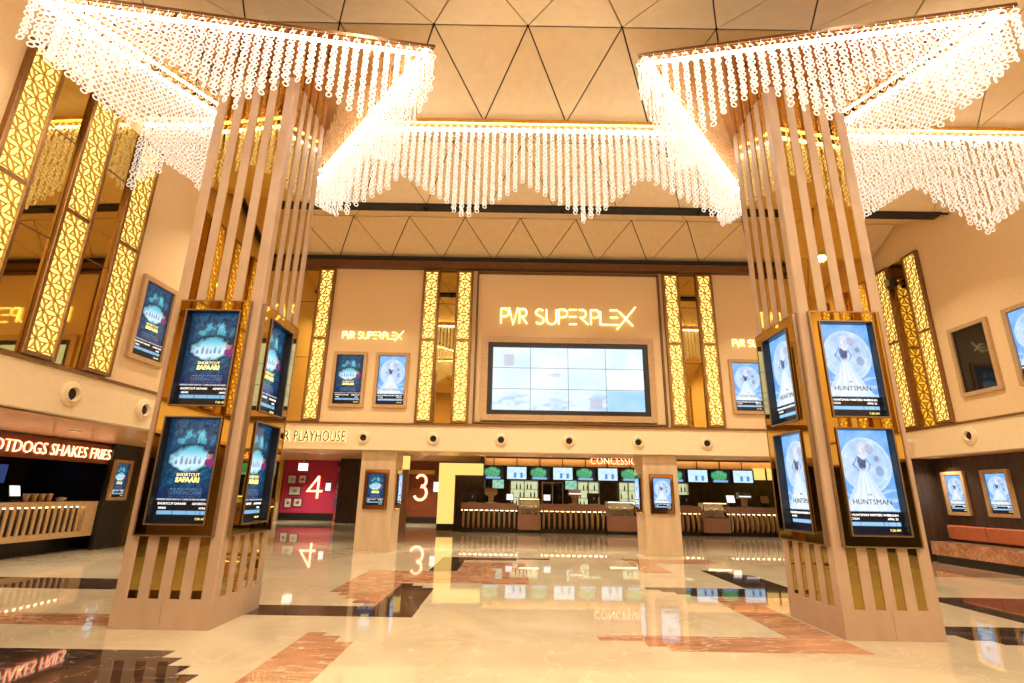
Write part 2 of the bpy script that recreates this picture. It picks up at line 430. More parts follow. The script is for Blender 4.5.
def slope_panels(ya, za, yb, zb, pa, pb, cut_a=0, cut_b=0):
    L = sqrt((yb - ya) ** 2 + (zb - za) ** 2)
    dy, dz = (yb - ya) / L, (zb - za) / L
    nrm = Vector((0, -dz, dy))
    if nrm.z < 0: nrm = -nrm
    MBk = MB()
    k0 = nrm * .05
    MBk.add([(-7.45, ya + k0.y, za + k0.z), (XR, ya + k0.y, za + k0.z), (XR, yb + k0.y, zb + k0.z), (-7.45, yb + k0.y, zb + k0.z)], [(0, 1, 2, 3)])
    MBk.build('joint_backing', 'dark', ce)
    for k in range(-7, 9):
        for tri in ([(pa + k * LX, 0), (pa + (k + 1) * LX, 0), (pb + k * LX if pb > pa else pb + (k + 1) * LX, L)],
                    [(pb + k * LX, L), (pb + (k + 1) * LX, L), (pa + (k + 1) * LX if pb > pa else pa + k * LX, 0)]):
            t = clip(clip(tri, -7.25, 1), XR - .02, -1)
            if len(t) < 3: continue
            t = inset(t, .013)
            if not t: continue
            vs = []
            for h in (0, .035):
                for x, s2 in t:
                    s3 = min(max(s2, cut_a), L - cut_b)
                    vs.append((x, ya + dy * s3 + nrm.y * h, za + dz * s3 + nrm.z * h))
            n = len(t)
            mb = MB().add(vs, [tuple(range(n)), tuple(range(n, 2 * n))[::-1]] + [(i, n + i, n + (i + 1) % n, (i + 1) % n) for i in range(n)])
            po = mb.build('ceiling_panel', 'ceil', ce); fix_normals(po.data)
for i in range(len(VAL) - 1):
    ya, yr, yb = VAL[i], RID[i], VAL[i + 1]
    slope_panels(ya, ZV, yr, ZR, PH + LX / 2, PH, cut_a=.1 if abs(ya - 11.55) < .1 else 0)
    slope_panels(yr, ZR, yb, ZV, PH, PH + LX / 2, cut_b=.1 if abs(yb - 11.55) < .1 else 0)
wall_box('trim_10', XL + .1, 10.6, 11.44, 11.72, 8.33, 8.40, 'dark', 'black slot across the ceiling')
wall_box('trim_11', XL + .2, XR, 14.36, 14.6, 8.24, 8.34, 'dark')

# ---- recess under the back wall
wall_box('trim_12', XL - 7, XR + .75, YB + .3, 16.4, ZS, ZS + .25, 'soffit', 'bronze soffit in front of the concession stand')
wall_box('trim_13', -17, 15, 16.4, 32, 3.15, 3.3, 'soffit', 'raised ceiling over the concession stand')
wall_box('trim_14', -17, 15, 16.3, 16.4, ZS + .25, 3.3, 'soffit')
wall_box('wall_far', -17, 15, 31, 31.2, 0, 3.2, 'darkwood')
wall_box('wall_far_left', -17, -16.8, YB, 31, 0, 3.2, 'darkwood')
wall_box('wall_far_right', 14.4, 14.6, YB, 31, 0, 3.2, 'darkwood')
# ---- left snack bar recess
wall_box('trim_15', -14, lx(3) + .03, YR, YB + .3, ZS, ZS + .08, 'soffit', 'bronze soffit over the snack bar')
wall_box('wall_snack_bar', -13.8, -13.6, YR, YB + .3, 0, ZS, 'blackwall', 'black kitchen wall behind the snack bar')
wall_box('wall_snack_end', -13.6, -10.5, 14.75, 14.9, 0, ZS, 'blackwall')
# ---- right bench recess
wall_box('trim_16', XR + .3, 12.2, YR, YB + .3, ZS, ZS + .1, 'soffit', 'bronze soffit over the bench')
wr = wall_box('wall_bench', 11.66, 11.9, YR, YB + .3, 0, ZS, 'dark', 'dark walnut panelled wall behind the bench')
for k in range(14):
    y0 = 14.8 - (k + 1) * .78
    MB().box(11.62, 11.66, y0 + .004, y0 + .776, .02, ZS - .01).build('wood_panel', 'darkwood', wr)
wall_box('wall_bench_end', XR, 12.2, YB, YB + .1, 0, ZS, 'darkwood')

# ------------------------------------------------------------------ display pictures
def smooth(a, b, x):
    t = max(0, min(1, (x - a) / (b - a))); return t * t * (3 - 2 * t)
def ell(u, v, cx, cy, rx, ry): return ((u - cx) / rx) ** 2 + ((v - cy) / ry) ** 2
def fbm(x, y): return .5 * vnoise(x, y) + .3 * vnoise(x * 2.3 + 7, y * 2.3) + .2 * vnoise(x * 5.1, y * 5.1 + 3)
def pic_jungle(u, v):
    n = fbm(u * 8, v * 13)
    leaf = abs(sin(18 * (u + .4 * v) + 9 * n)) * abs(sin(23 * (v - .3 * u) + 7 * n))
    c = mixc((.002, .012, .05), (.012, .15, .30), leaf * .7 + .5 * n - .15)
    c = mixc(c, (.0, .008, .03), .9 * smooth(.33, .55, abs(u - .5)))
    d0 = ell(u, v, .5, .80, .34, .095) + 1.2 * (n - .45)
    c = mixc(mixc((.04, .34, .50), (.20, .66, .76), leaf), c, smooth(.2, 1.25, d0))
    if .72 < v < .90 and n > .52 and d0 < 1.2: c = mixc(c, (.01, .05, .10), .8)
    d = ell(u, v, .5, .61, .40, .135) + .9 * (n - .48)
    if d < 1.5: c = mixc((.006, .025, .05), c, smooth(1.05, 1.5, d))
    if d < 1.0: c = mixc(mixc((.62, .88, .98), (.10, .52, .68), smooth(.57, .72, v)), mixc((.05, .25, .36), c, .3), smooth(.55, 1.0, d))
    for k, x in enumerate((.23, .33, .42, .49, .57, .66)):
        h = .020 + .008 * ((k * 5) % 3); col = ((.13, .07, .30), (.05, .10, .34), (.26, .08, .30))[k % 3]
        if ell(u, v, x, .548 + h, .028, h) + .6 * (n - .5) < 1: c = mixc(c, col, .7)
        if ell(u, v, x + .005, .552 + 2 * h, .014, .009) < 1: c = mixc(c, (.14, .10, .25), .7)
    if ell(u, v, .85, .575, .10, .044) < 1: c = mixc((.50, .03, .18), (.20, .02, .16), n * 1.2)
    if ell(u, v, .83, .645, .065, .042) < 1: c = mixc((.50, .30, .26), (.22, .12, .14), smooth(.80, .89, u))
    if ell(u, v, .845, .672, .065, .022) < 1: c = (.02, .02, .05)
    if v < .36: c = mixc((.004, .012, .07), c, (v - .22) / .16)
    if .235 < v < .325 and int(v * 110) % 2 == 0 and .2 < u < .8 and hsh(int(u * 70), int(v * 110)) > .45: c = mixc(c, (.2, .35, .6), .45)
    if .207 < v < .222: c = (.50, .56, .62) if hsh(int(u * 60)) > .25 else (.08, .08, .1)
    elif v < .207: c = (.004, .004, .007)
    if .075 < v < .108 and .05 < u < .97: c = (.22, .50, .74) if hsh(int(u * 50), 3) > .12 else (.10, .25, .5)
    return c
def pic_ice(u, v):
    n = fbm(u * 6, v * 10)
    c = mixc((.06, .26, .80), (.30, .60, .95), .25 + n * .9 - .5 * abs(u - .5))
    ray = abs(sin(14 * math.atan2(v - .30, u - .46) + 2 * n))
    r = sqrt(ell(u, v, .52, .655, .47, .275))
    if r < 1: c = mixc((.68, .83, .95), (.33, .55, .84), .42 + .08 * sin(r * 34 + 6 * n) + 1.5 * (n - .5))
    if .95 < r < 1.0: c = mixc(c, (.70, .85, 1), .6 * n)
    if r > 1 and v < .42: c = mixc(c, (.75, .9, 1), .5 * smooth(.75, 1, ray))
    t = (v - .215) / .43
    if 0 < t < 1:
        w = .06 + .42 * (1 - t) ** 1.35; x = (u - .455) / w
        if abs(x) < 1:
            fold = .5 + .5 * sin(x * 15 + 4 * n)
            c = mixc((.86, .93, .98), (.36, .58, .86), .55 * fold * (.4 + .6 * t) + .3 * x * x)
    for (x0, y0, x1, y1, w2) in ((.375, .735, .285, .655, .020), (.285, .655, .385, .595, .018), (.52, .74, .60, .66, .018), (.60, .66, .55, .60, .016)):
        dx, dy = x1 - x0, y1 - y0; q = max(0, min(1, ((u - x0) * dx + (v - y0) * dy) / (dx * dx + dy * dy)))
        if sqrt((u - x0 - q * dx) ** 2 + ((v - y0 - q * dy) * 1.78) ** 2) < w2 * .8: c = mixc(c, (.10, .22, .60), .75)
    if ell(u, v, .45, .675, .075 + .25 * max(0, v - .675), .072) < 1: c = mixc((.03, .035, .13), (.22, .25, .50), n * 1.3 - .2)
    if ell(u, v, .47, .60, .10, .022) < 1: c = mixc(c, (.55, .70, .92), .6)
    if ell(u, v, .49, .795, .105, .085) < 1: c = mixc((.80, .88, .96), (.45, .60, .85), n * 1.4 - .3)
    if ell(u, v, .475, .805, .045, .036) < 1: c = mixc((.85, .80, .84), (.55, .55, .72), smooth(.46, .52, u))
    if ell(u, v, .62, .815, .075, .05) < 1: c = mixc(c, (.40, .30, .55), .45 * n + .25)
    for (cx, cy, rx, ry, col) in ((.735, .715, .055, .035, (.09, .10, .24)), (.745, .665, .06, .04, (.50, .58, .80)), (.755, .595, .075, .05, (.06, .16, .52))):
        if ell(u, v, cx, cy, rx, ry) + .8 * (n - .5) < 1: c = mixc(c, col, .55)
    if v < .205: c = (.004, .006, .016)
    if .075 < v < .112 and .04 < u < .97: c = (.32, .62, .90) if hsh(int(u * 50), 5) > .1 else (.15, .35, .7)
    return c
PIC = {'jungle': color_grid('jungle_picture', 1.0, 1.78, 80, 142, pic_jungle), 'ice': color_grid('ice_picture', 1.0, 1.78, 80, 142, pic_ice)}
for p in PIC.values(): p.materials.append(M['picture'])
def picture_parts(root, kind, w, h, x, y, z):
    """picture + lettering, lower middle at (x, z), at depth y, facing -y"""
    if kind == 'dead':
        MB().box(x - w / 2, x + w / 2, y, y + .01, z, z + h).build('screen_glass', 'deadscreen', root); return
    p = obj('picture', PIC[kind], None, root); p.location = (x, y, z); p.scale = (w, 1, h / 1.78)
    def tx(s, size, mat, uu, vv, **k):
        o = text('lettering', s, size * w, mat, p, uu - .5, -.003, vv * 1.78, ext=.0012, **k); o.scale = (1 / w, 1, 1.78 / h)
    if kind == 'jungle':
        tx('SHORTCUT', .082, 'txt_yellow', .5, .435); tx('SAFAARI', .115, 'txt_yellow', .5, .38, offset=.003)
        tx('SHORTCUT SAFAARI', .055, 'txt_white', .30, .165); tx('ADVENTURE', .055, 'txt_white', .82, .165)
        tx('HINDI', .05, 'txt_white', .14, .125); tx('APRIL', .05, 'txt_white', .86, .125)
    else:
        tx('THE', .045, 'txt_navy', .5, .36); tx('HUNTSMAN', .13, 'txt_navy', .52, .275)
        tx('THE HUNTSMAN WINTERS WAR', .055, 'txt_white', .40, .165); tx('ENGLISH', .05, 'txt_white', .85, .165)
        tx('ACTION', .05, 'txt_white', .14, .13); tx('APRIL 22', .05, 'txt_white', .84, .13)
    tx('7:30 AM', .055, 'txt_yellow', .85, .025)
def framed_screen(name, label, kind, w, h, loc, rz, fw=.09, depth=.07, group='framed poster screens', fmat='oak'):
    """loc: bottom middle on the wall plane; w, h outer size"""
    r = thing(name, label, 'screen', loc, rz, group)
    b = MB().ring(-w / 2, w / 2, 0, h, fw, -depth, 0).build('frame', fmat, r)
    MB().box(-w / 2 + fw, w / 2 - fw, -.02, 0, fw, h - fw).build('bezel', 'blackplastic', r)
    picture_parts(r, kind, w - 2 * fw - .03, h - 2 * fw - .03, 0, -.025, fw + .015)
    return r

# ------------------------------------------------------------------ tall backlit fret columns
def fret_mesh(w, h, a=.25, lw=.013, depth=.03, bar=.082):
    """cells of a triangular grid: a pointed bar along every edge and a small triangle inside each three; lattice = rims of the cells"""
    mb = MB(); hh = a * sqrt(3) / 2
    def cell(poly):
        c = clip(clip(poly, -w / 2, 1), w / 2, -1)
        c = [(p[1], p[0]) for p in c]
        c = clip(clip(c, 0, 1), h, -1) if len(c) > 2 else c
        c = [(p[1], p[0]) for p in c]
        out = []
        for p in c:
            if not out or (abs(p[0] - out[-1][0]) + abs(p[1] - out[-1][1])) > 1e-5: out.append(p)
        if len(out) < 3: return
        ar = sum(out[i][0] * out[(i + 1) % len(out)][1] - out[(i + 1) % len(out)][0] * out[i][1] for i in range(len(out)))
        if abs(ar) < 1e-4: return
        if ar < 0: out = out[::-1]
        ins = inset(out, lw / 2, 1e-5)
        n = len(out)
        if not ins:
            cx = sum(p[0] for p in out) / n; cz = sum(p[1] for p in out) / n
            ins = [(cx + (p[0] - cx) * .3, cz + (p[1] - cz) * .3) for p in out]
        vs = [(p[0], -depth, p[1]) for p in out] + [(p[0], -depth, p[1]) for p in ins] + [(p[0], 0, p[1]) for p in ins]
        fs = []
        for i in range(n):
            j = (i + 1) % n
            fs.append((i, j, n + j, n + i)); fs.append((n + i, n + j, 2 * n + j, 2 * n + i))
        mb.add(vs, fs)
    rows = int(h / hh) + 2; cols = int(w / a) + 3
    t = bar / 2 / math.tan(pi / 6)
    for r in range(-1, rows):
        for c in range(-cols, cols):
            x = c * a + (a / 2 if r % 2 else 0); z = r * hh
            for ang in (0, pi / 3, 2 * pi / 3):
                d = Vector((cos(ang), sin(ang))); n = Vector((-d.y, d.x)); p = Vector((x, z)); q = p + d * a
                cell([p, p + d * t - n * bar / 2, q - d * t - n * bar / 2, q, q - d * t + n * bar / 2, p + d * t + n * bar / 2])
            k = 1 - bar * 2 * sqrt(3) / 2 / hh * 0.5 * 2 / 1.0
            for up in (1, -1):
                P = [Vector((x, z)), Vector((x + a, z)), Vector((x + a / 2, z + up * hh))]
                ctr = (P[0] + P[1] + P[2]) / 3; inr = hh / 3; s = (inr - bar / 2) / inr
                if s > .05: cell([ctr + (q - ctr) * s for q in P])
    return mb.mesh('fret_lattice')
Z0, Z1, ZJ = 3.38, 7.98, 5.78
FRET = {}
def fret_column(label, w, loc, rz, group, cols):
    r = thing('fret_column', label, 'light column', loc, rz, group)
    fw = .065; o = w / 2 + fw
    for s in (-1, 1):
        x0, x1 = (-o, -o + fw) if s < 0 else (o - fw, o)
        MB().bbox(x0, x1, -.10, 0, Z0, Z1, .008).build('side_post', 'bronze', r)
    for z in (Z0, ZJ - .03, Z1 - .06):
        MB().box(-w / 2, w / 2, -.095, 0, z, z + .06).build('cross_rail', 'bronze', r)
    for i, (za, zb) in enumerate(((Z0 + .06, ZJ - .03), (ZJ + .03, Z1 - .06))):
        lp = MB().box(-w / 2, w / 2, -.06, -.03, za, zb).build('light_panel', 'panelglow', r)
        key = (w, round(zb - za, 3))
        if key not in FRET:
            FRET[key] = fret_mesh(w, zb - za) if w > .38 else fret_mesh(w, zb - za, .30, .024, .03, .10); FRET[key].materials.append(M['jali'])
        l = obj('fret_screen', FRET[key], None, lp); l.location = (0, -.062, za)
    return r
def wpos(Y, off=0.0): return (lx(Y) + off, Y, 0)
grpL, grpB, grpR = 'lit fret columns on the left wall', 'lit fret columns on the back wall', 'lit fret columns on the right wall'
for Y, lab in ((6.53, 'tall glowing fret column on the left wall, nearest of its three'), (7.67, 'tall glowing fret column on the left wall, middle of its three'), (8.78, 'tall glowing fret column on the left wall, closest to the framed jungle poster')):
    fret_column(lab, .44, wpos(Y), LW_ANG, grpL, 3)
for X, lab in ((-6.6, 'tall glowing fret column on the back wall, leftmost, behind the near pillar'), (-5.59, 'tall glowing fret column on the back wall just right of the left pillar'), (-2.44, 'tall glowing fret column left of the video wall, outer of the pair'), (-1.44, 'tall glowing fret column left of the video wall, inner of the pair'),
               (4.74, 'tall glowing fret column right of the video wall, inner of the pair'), (5.74, 'tall glowing fret column right of the video wall, outer of the pair'), (8.95, 'tall glowing fret column on the back wall hidden behind the right pillar slats'), (9.95, 'tall glowing fret column at the right end of the back wall')):
    fret_column(lab, .37, (X, YB, 0), 0, grpB, 2)
for Y, lab in ((14.07, 'tall glowing fret column on the right wall, farther of the two beside the pillar'), (12.94, 'tall glowing fret column on the right wall, nearer of the two, beside the dark screen')):
    fret_column(lab, .40, (XR, Y, 0), -R90, grpR, 2)
for k, Y in enumerate((2.15, 1.05, -.05, -1.15)):
    fret_column('tall glowing fret column on the left wall behind the viewer, %s of four' % ('first', 'second', 'third', 'last')[k], .44, wpos(Y), LW_ANG, grpL, 3)
for k, Y in enumerate((-2.05, -3.05, -4.0)):
    fret_column('tall glowing fret column on the right wall behind the viewer, %s of three' % ('first', 'second', 'last')[k], .40, (XR, Y, 0), -R90, grpR, 2)
# amber mirrors between the columns
def mirror_strip(label, w, loc, rz):
    r = thing('mirror_strip', label, 'mirror', loc, rz, 'amber mirrors between the fret columns')
    for za, zb in ((Z0, 5.2), (5.22, 6.9), (6.92, Z1)):
        MB().box(-w / 2, w / 2, -.03, 0, za, zb).build('mirror_pane', 'mirror', r)
    for z in (5.2, 6.9):
        MB().box(-w / 2, w / 2, -.035, 0, z, z + .02).build('joint_bar', 'darkbronze', r)
    return r
mirror_strip('amber mirror strip between the two nearest left wall columns', .55, wpos(7.1), LW_ANG)
mirror_strip('amber mirror strip left of the column closest to the framed jungle poster', .54, wpos(8.225), LW_ANG)
mirror_strip('amber mirror strip between the back wall columns beside the left pillar', .50, (-6.095, YB, 0), 0)
mirror_strip('amber mirror strip between the column pair left of the video wall', .49, (-1.94, YB, 0), 0)
mirror_strip('amber mirror strip between the column pair right of the video wall', .49, (5.24, YB, 0), 0)
mirror_strip('amber mirror strip on the back wall hidden behind the right pillar', .49, (9.45, YB, 0), 0)
for k, Y in enumerate((1.6, .5, -.6)):
    mirror_strip('amber mirror strip on the left wall behind the viewer, %s of three' % ('first', 'second', 'last')[k], .52, wpos(Y), LW_ANG)
mirror_strip('amber mirror strip on the right wall behind the viewer', .46, (XR, -2.55, 0), -R90)
mirror_strip('amber mirror strip between the two right wall columns', .59, (XR, 13.505, 0), -R90)

# ------------------------------------------------------------------ framed screens on the walls
framed_screen('poster_screen', 'oak framed jungle poster screen on the left wall beside the fret columns', 'jungle', .98, 1.66, (lx(9.85), 9.85, 3.84), LW_ANG)
framed_screen('poster_screen', 'oak framed jungle poster screen under the small lit sign on the back wall', 'jungle', .96, 1.61, (-4.64, YB, 3.78), 0)
framed_screen('poster_screen', 'oak framed icy blue poster screen under the small lit sign, left of the video wall', 'ice', .96, 1.60, (-3.42, YB, 3.78), 0)
framed_screen('poster_screen', 'oak framed icy blue poster screen on the back wall beside the right pillar', 'ice', .96, 1.58, (6.73, YB, 3.77), 0)
framed_screen('poster_screen', 'oak framed jungle poster screen on the back wall hidden behind the right pillar', 'jungle', .96, 1.58, (7.95, YB, 3.77), 0)
framed_screen('poster_screen', 'oak framed switched-off dark screen on the right wall', 'dead', 1.08, 1.68, (XR, 11.76, 3.9), -R90)
framed_screen('poster_screen', 'oak framed icy blue poster screen at the right edge, high on the wall', 'ice', 1.08, 1.70, (XR, 10.28, 3.88), -R90)
framed_screen('poster_screen', 'small oak framed icy poster screen above the bench, nearer the pillar', 'ice', .70, 1.09, (11.62, 14.03, 1.17), -R90, .08)
framed_screen('poster_screen', 'small oak framed icy poster screen above the bench, at the right edge', 'ice', .75, 1.09, (11.62, 12.80, 1.17), -R90, .08)
framed_screen('poster_screen', 'small oak framed jungle poster screen at the end of the snack bar', 'jungle', .66, 1.03, (-10.4, 14.4, 1.19), R90, .08)

# ------------------------------------------------------------------ the video wall and the big sign
vw = thing('video_wall', 'large pale blue video wall of twelve panels under the big lit sign', 'video wall', (1.63, YB, 3.47))
MB().ring(-2.48, 2.46, 0, 2.43, .17, -.12, 0).build('outer_frame', 'oak', vw)
MB().ring(-2.31, 2.29, .17, 2.26, .13, -.09, 0).build('inner_bezel', 'blackplastic', vw)
def pic_video(u, v):
    n = vnoise(u * 5 + 3, v * 4) * .55 + vnoise(u * 13, v * 9) * .3 + vnoise(u * 60, v * 3) * .15
    c = mixc((.55, .80, .95), (.86, .95, 1.0), n * 1.2)
    m2 = fbm(u * 7 + 1, v * 9 + 4)
    if v < .34: c = mixc(c, (.30, .52, .86), .85 * smooth(.50, .66, m2) * smooth(.34, .15, v) if v > .15 else .75 * smooth(.48, .66, m2))
    c = mixc(c, (.70, .84, .93), .6 * smooth(.52, .68, fbm(u * 3, v * 16)))
    if .07 < u < .14 and .70 < v < .88: c = mixc(c, (.55, .55, .70), .8)
    if .36 < u < .45 and .53 < v < .60: c = (.55, .62, .78)
    if .64 < u < .72 and .05 < v < .17: c = mixc(c, (.45, .40, .60), .6)
    if u > .75 and v < 1 / 3: c = mixc((.25, .58, .90), (.55, .80, .95), n)
    if u > .75 and 1 / 3 < v < 2 / 3: c = mixc(c, (.93, .99, .98), .7)
    return c
x0, x1, z0, z1 = -2.17, 2.15, .30, 2.13
pw, ph = (x1 - x0) / 4, (z1 - z0) / 3
for i in range(4):
    for j in range(3):
        pm = color_grid('video_picture', pw - .012, ph - .012, 22, 16, lambda u, v: pic_video((i + u) / 4, (j + v) / 3))
        pm.materials.append(M['picture'])
        o = obj('video_panel', pm, None, vw); o.location = (x0 + (i + .5) * pw, -.05, z0 + j * ph + .006)
MB().box(x0, x1, -.045, -.02, z0, z1).build('panel_backing', 'blackplastic', vw)

def arc(cx, cz, rx, rz_, a0, a1, n=8):
    return [(cx + rx * cos(radians(a0 + (a1 - a0) * i / n)), cz + rz_ * sin(radians(a0 + (a1 - a0) * i / n))) for i in range(n + 1)]
def sign_strokes():
    """letters in units of cap height 1, x to the right; stencil-like thin strokes"""
    S = 6.56e-3 / .46           # crop unit -> cap heights
    X = lambda c: (c - 95) * S
    L = []
    def P_(a, b, stem=True):
        w = X(b) - X(a); x = X(a)
        L.append(([(x, 0), (x, 1)] if stem else [(x, 0), (x, .55)]))
        L.append([(x + (.0 if stem else .0), 1), (x + w * .55, 1)] + arc(x + w * .55, .74, w * .45, .26, 90, -90) + [(x + w * .2, .48)])
    P_(97, 132)
    L.append([(X(133), 1.08), (X(152), -.06), (X(172), 1.08)])
    P_(180, 212); L.append([(X(192), .46), (X(214), 0)])
    x, w = X(252), X(290) - X(252)
    L.append([(x + w * .92, .9)] + arc(x + w * .5, .76, w * .45, .24, 60, 200) + arc(x + w * .5, .25, w * .48, .25, 70, -150)[0:] )
    x, w = X(302), X(346) - X(302)
    L.append([(x, 1), (x, .3)] + arc(x + w / 2, .3, w / 2, .3, 180, 360) + [(x + w, 1)])
    P_(357, 396)
    for z in (1, .52, .02): L.append([(X(403), z), (X(438), z)])
    x, w = X(447), X(480) - X(447)
    L.append([(x, 1), (x + w * .5, 1)] + arc(x + w * .5, .74, w * .5, .26, 90, -90) + [(x + w * .2, .48), (X(490), 0)])
    P_(502, 540)
    L.append([(X(545), .9), (X(545), .02), (X(584), .02)])
    for z in (1, .52, .02): L.append([(X(588), z), (X(624), z)])
    L.append([(X(630), .92), (X(690), -.05)])
    L.append([(X(617), -.3), (X(705), 1.25)])
    return L
SG = sign_strokes()
def superplex(label, loc, rz, hgt, group='matching lit name signs'):
    r = thing('lit_sign', label, 'sign', loc, rz, group)
    for ln in SG:
        pts = [(p[0] * hgt, p[1] * hgt) for p in ln]
        o = MB().strokes([pts], .075 * hgt, -.06, -.04).build('letter_stroke', 'sign', r)
        MB().strokes([pts], .115 * hgt, -.04, 0).build('stroke_edge', 'signedge', o)
    return r
superplex('large lit PVR SUPERPLEX sign above the video wall', (-.35, YB, 6.33), 0, .46)
superplex('small lit PVR SUPERPLEX sign above two poster screens, left of the video wall', (-4.95, YB, 5.79), 0, .205)
superplex('small lit PVR SUPERPLEX sign partly hidden by the right pillar', (6.43, YB, 5.74), 0, .205)

# ------------------------------------------------------------------ round vents
def vent(label, loc, rz, s=1.0):
    r = thing('air_vent', label, 'vent', loc, rz, 'round air vents in the fascia')
    v = MB().lathe_y([(.20 * s, 0), (.20 * s, -.02), (.185 * s, -.035), (.135 * s, -.03)], n=28).build('ring', 'fascia', r, True)
    MB().lathe_y([(.135 * s, -.03), (.13 * s, -.06), (.115 * s, -.065), (.10 * s, -.02), (.095 * s, -.004)], n=28).build('nozzle', 'fascia', r, True)
    MB().lathe_y([(.001, -.003), (.1 * s, -.003)], n=28).build('hole', 'dark', r)
    return r
for Y, l in ((8.43, 'round cream air vent on the left fascia, nearer the edge'), (10.08, 'round cream air vent on the left fascia beside the pillar'), (11.75, 'round cream air vent on the left fascia hidden by the pillar')):
    vent(l, (lx(Y) + .03, Y, 2.96), LW_ANG)
for k, X in enumerate((-4.06, -2.13, -.26, 1.62, 3.53, 5.43)):
    vent(('round cream air vent right of the playhouse lettering', 'round cream air vent below the column pair left of the video wall', 'round cream air vent below the left end of the video wall', 'round cream air vent below the middle of the video wall', 'round cream air vent below the right end of the video wall', 'round cream air vent below the column pair right of the video wall')[k], (X, YB - .03, 2.94), 0, .9)
vent('round cream air vent on the right fascia below the dark screen', (XR - .03, 12.35, 3.0), -R90)
vent('round cream air vent on the right fascia nearest the viewer', (XR - .03, 9.6, 3.0), -R90)

# ------------------------------------------------------------------ the two big clad pillars
HX, HY = .56, .605
PT = 7.5                        # underside of the chandelier canopies
def pillar(label, loc):
    r = thing('slatted_pillar', label, 'pillar', loc, 0, 'slatted stone pillars')
    for s in (-1, 1):
        MB().box(*((-HX, -.002) if s < 0 else (.002, HX)), -HY, HY, 0, .31).build('plinth_slab', 'stone', r)
    for sx in (-1, 1):
        for sy in (-1, 1):
            xa, xb = sorted((sx * HX, sx * (HX - .145))); ya, yb = sorted((sy * HY, sy * (HY - .15)))
            MB().bbox(xa, xb, ya, yb, .31, PT, .012).build('corner_post', 'stone', r)
    bx = (2 * HX - .29 - 3 * .12) / 4; by = (2 * HY - .30 - 3 * .125) / 4
    for k in range(3):
        for z0, z1 in ((.31, .98), (3.87, PT)):
            x0 = -HX + .145 + bx * (k + 1) + .12 * k
            for sy in (-1, 1):
                ya, yb = sorted((sy * HY, sy * (HY - .02)))
                MB().box(x0, x0 + .12, ya, yb, z0, z1).build('slat', 'stone', r)
            y0 = -HY + .15 + by * (k + 1) + .125 * k
            for sx in (-1, 1):
                xa, xb = sorted((sx * HX, sx * (HX - .02)))
                MB().box(xa, xb, y0, y0 + .125, z0, z1).build('slat', 'stone', r)
    for d, z0, z1 in ((.014, .31, .975), (.058, .975, 3.875), (.014, 3.875, PT - .01)):
        MB().box(-HX + d, HX - d, -HY + d, HY - d, z0, z1).build('mirror_core', 'mirror', r)
    return r
TVW, TVH, TZ = .70, 1.25, (1.105, 2.49)
def board(r, face, half, hw):
    """mirrored board with two pockets on one face of a pillar; face = rotation, half = distance of that face"""
    mb = MB(); e = .006
    zb, zt = .98, 3.87
    for x0, x1, z0, z1 in ((-hw, -TVW / 2, zb, zt), (TVW / 2, hw, zb, zt), (-TVW / 2, TVW / 2, zb, TZ[0]), (-TVW / 2, TVW / 2, TZ[0] + TVH, TZ[1]), (-TVW / 2, TVW / 2, TZ[1] + TVH, zt)):
        mb.box(x0, x1, -half - .05, -half + .055, z0, z1)
    o = mb.build('mirror_board', 'mirror', r); o.rotation_euler = (0, 0, face)
    t = MB().ring(-hw - e, hw + e, zb - e, zt + e, .014, -half - .056, -half + .0).build('board_rim', 'rim', r); t.rotation_euler = (0, 0, face)
def pillar_screen(label, kind, ploc, face, half, z):
    d = Vector((sin(face), -cos(face), 0))          # outward
    r = thing('pillar_screen', label, 'screen', (ploc[0] + d.x * half, ploc[1] + d.y * half, z), face, 'recessed screens on the slatted pillars')
    w, h = TVW - .004, TVH - .004
    MB().ring(-w / 2, w / 2, 0, h, .016, -.06, .045).build('housing', 'blackplastic', r)
    MB().ring(-w / 2 - .008, w / 2 + .008, -.008, h + .008, .016, -.072, -.06).build('rim', 'rim', r)
    MB().box(-w / 2, w / 2, .045, .052, 0, h).build('back_plate', 'blackplastic', r)
    picture_parts(r, kind, w - .034, h - .034, 0, .04, .017)
    return r
PL, PRt = (-3.87, 7.055, 0), (4.34, 7.085, 0)
pl = pillar('tall slatted stone pillar at left carrying jungle poster screens', PL)
pr = pillar('tall slatted stone pillar at right carrying icy blue poster screens', PRt)
board(pl, 0, HY, .455); board(pl, R90, HX, .54)
board(pr, 0, HY, .455); board(pr, -R90, HX, .54)
for root, loc, kind, side, nm in ((pl, PL, 'jungle', R90, 'left'), (pr, PRt, 'ice', -R90, 'right')):
    kd = 'jungle' if kind == 'jungle' else 'icy blue'
    for z, lv in ((TZ[1], 'upper'), (TZ[0], 'lower')):
        pillar_screen('%s %s poster screen recessed in the front face of the %s pillar' % (lv, kd, nm), kind, loc, 0, HY, z)
        pillar_screen('%s %s poster screen recessed in the inner side of the %s pillar' % (lv, kd, nm), kind, loc, side, HX, z)

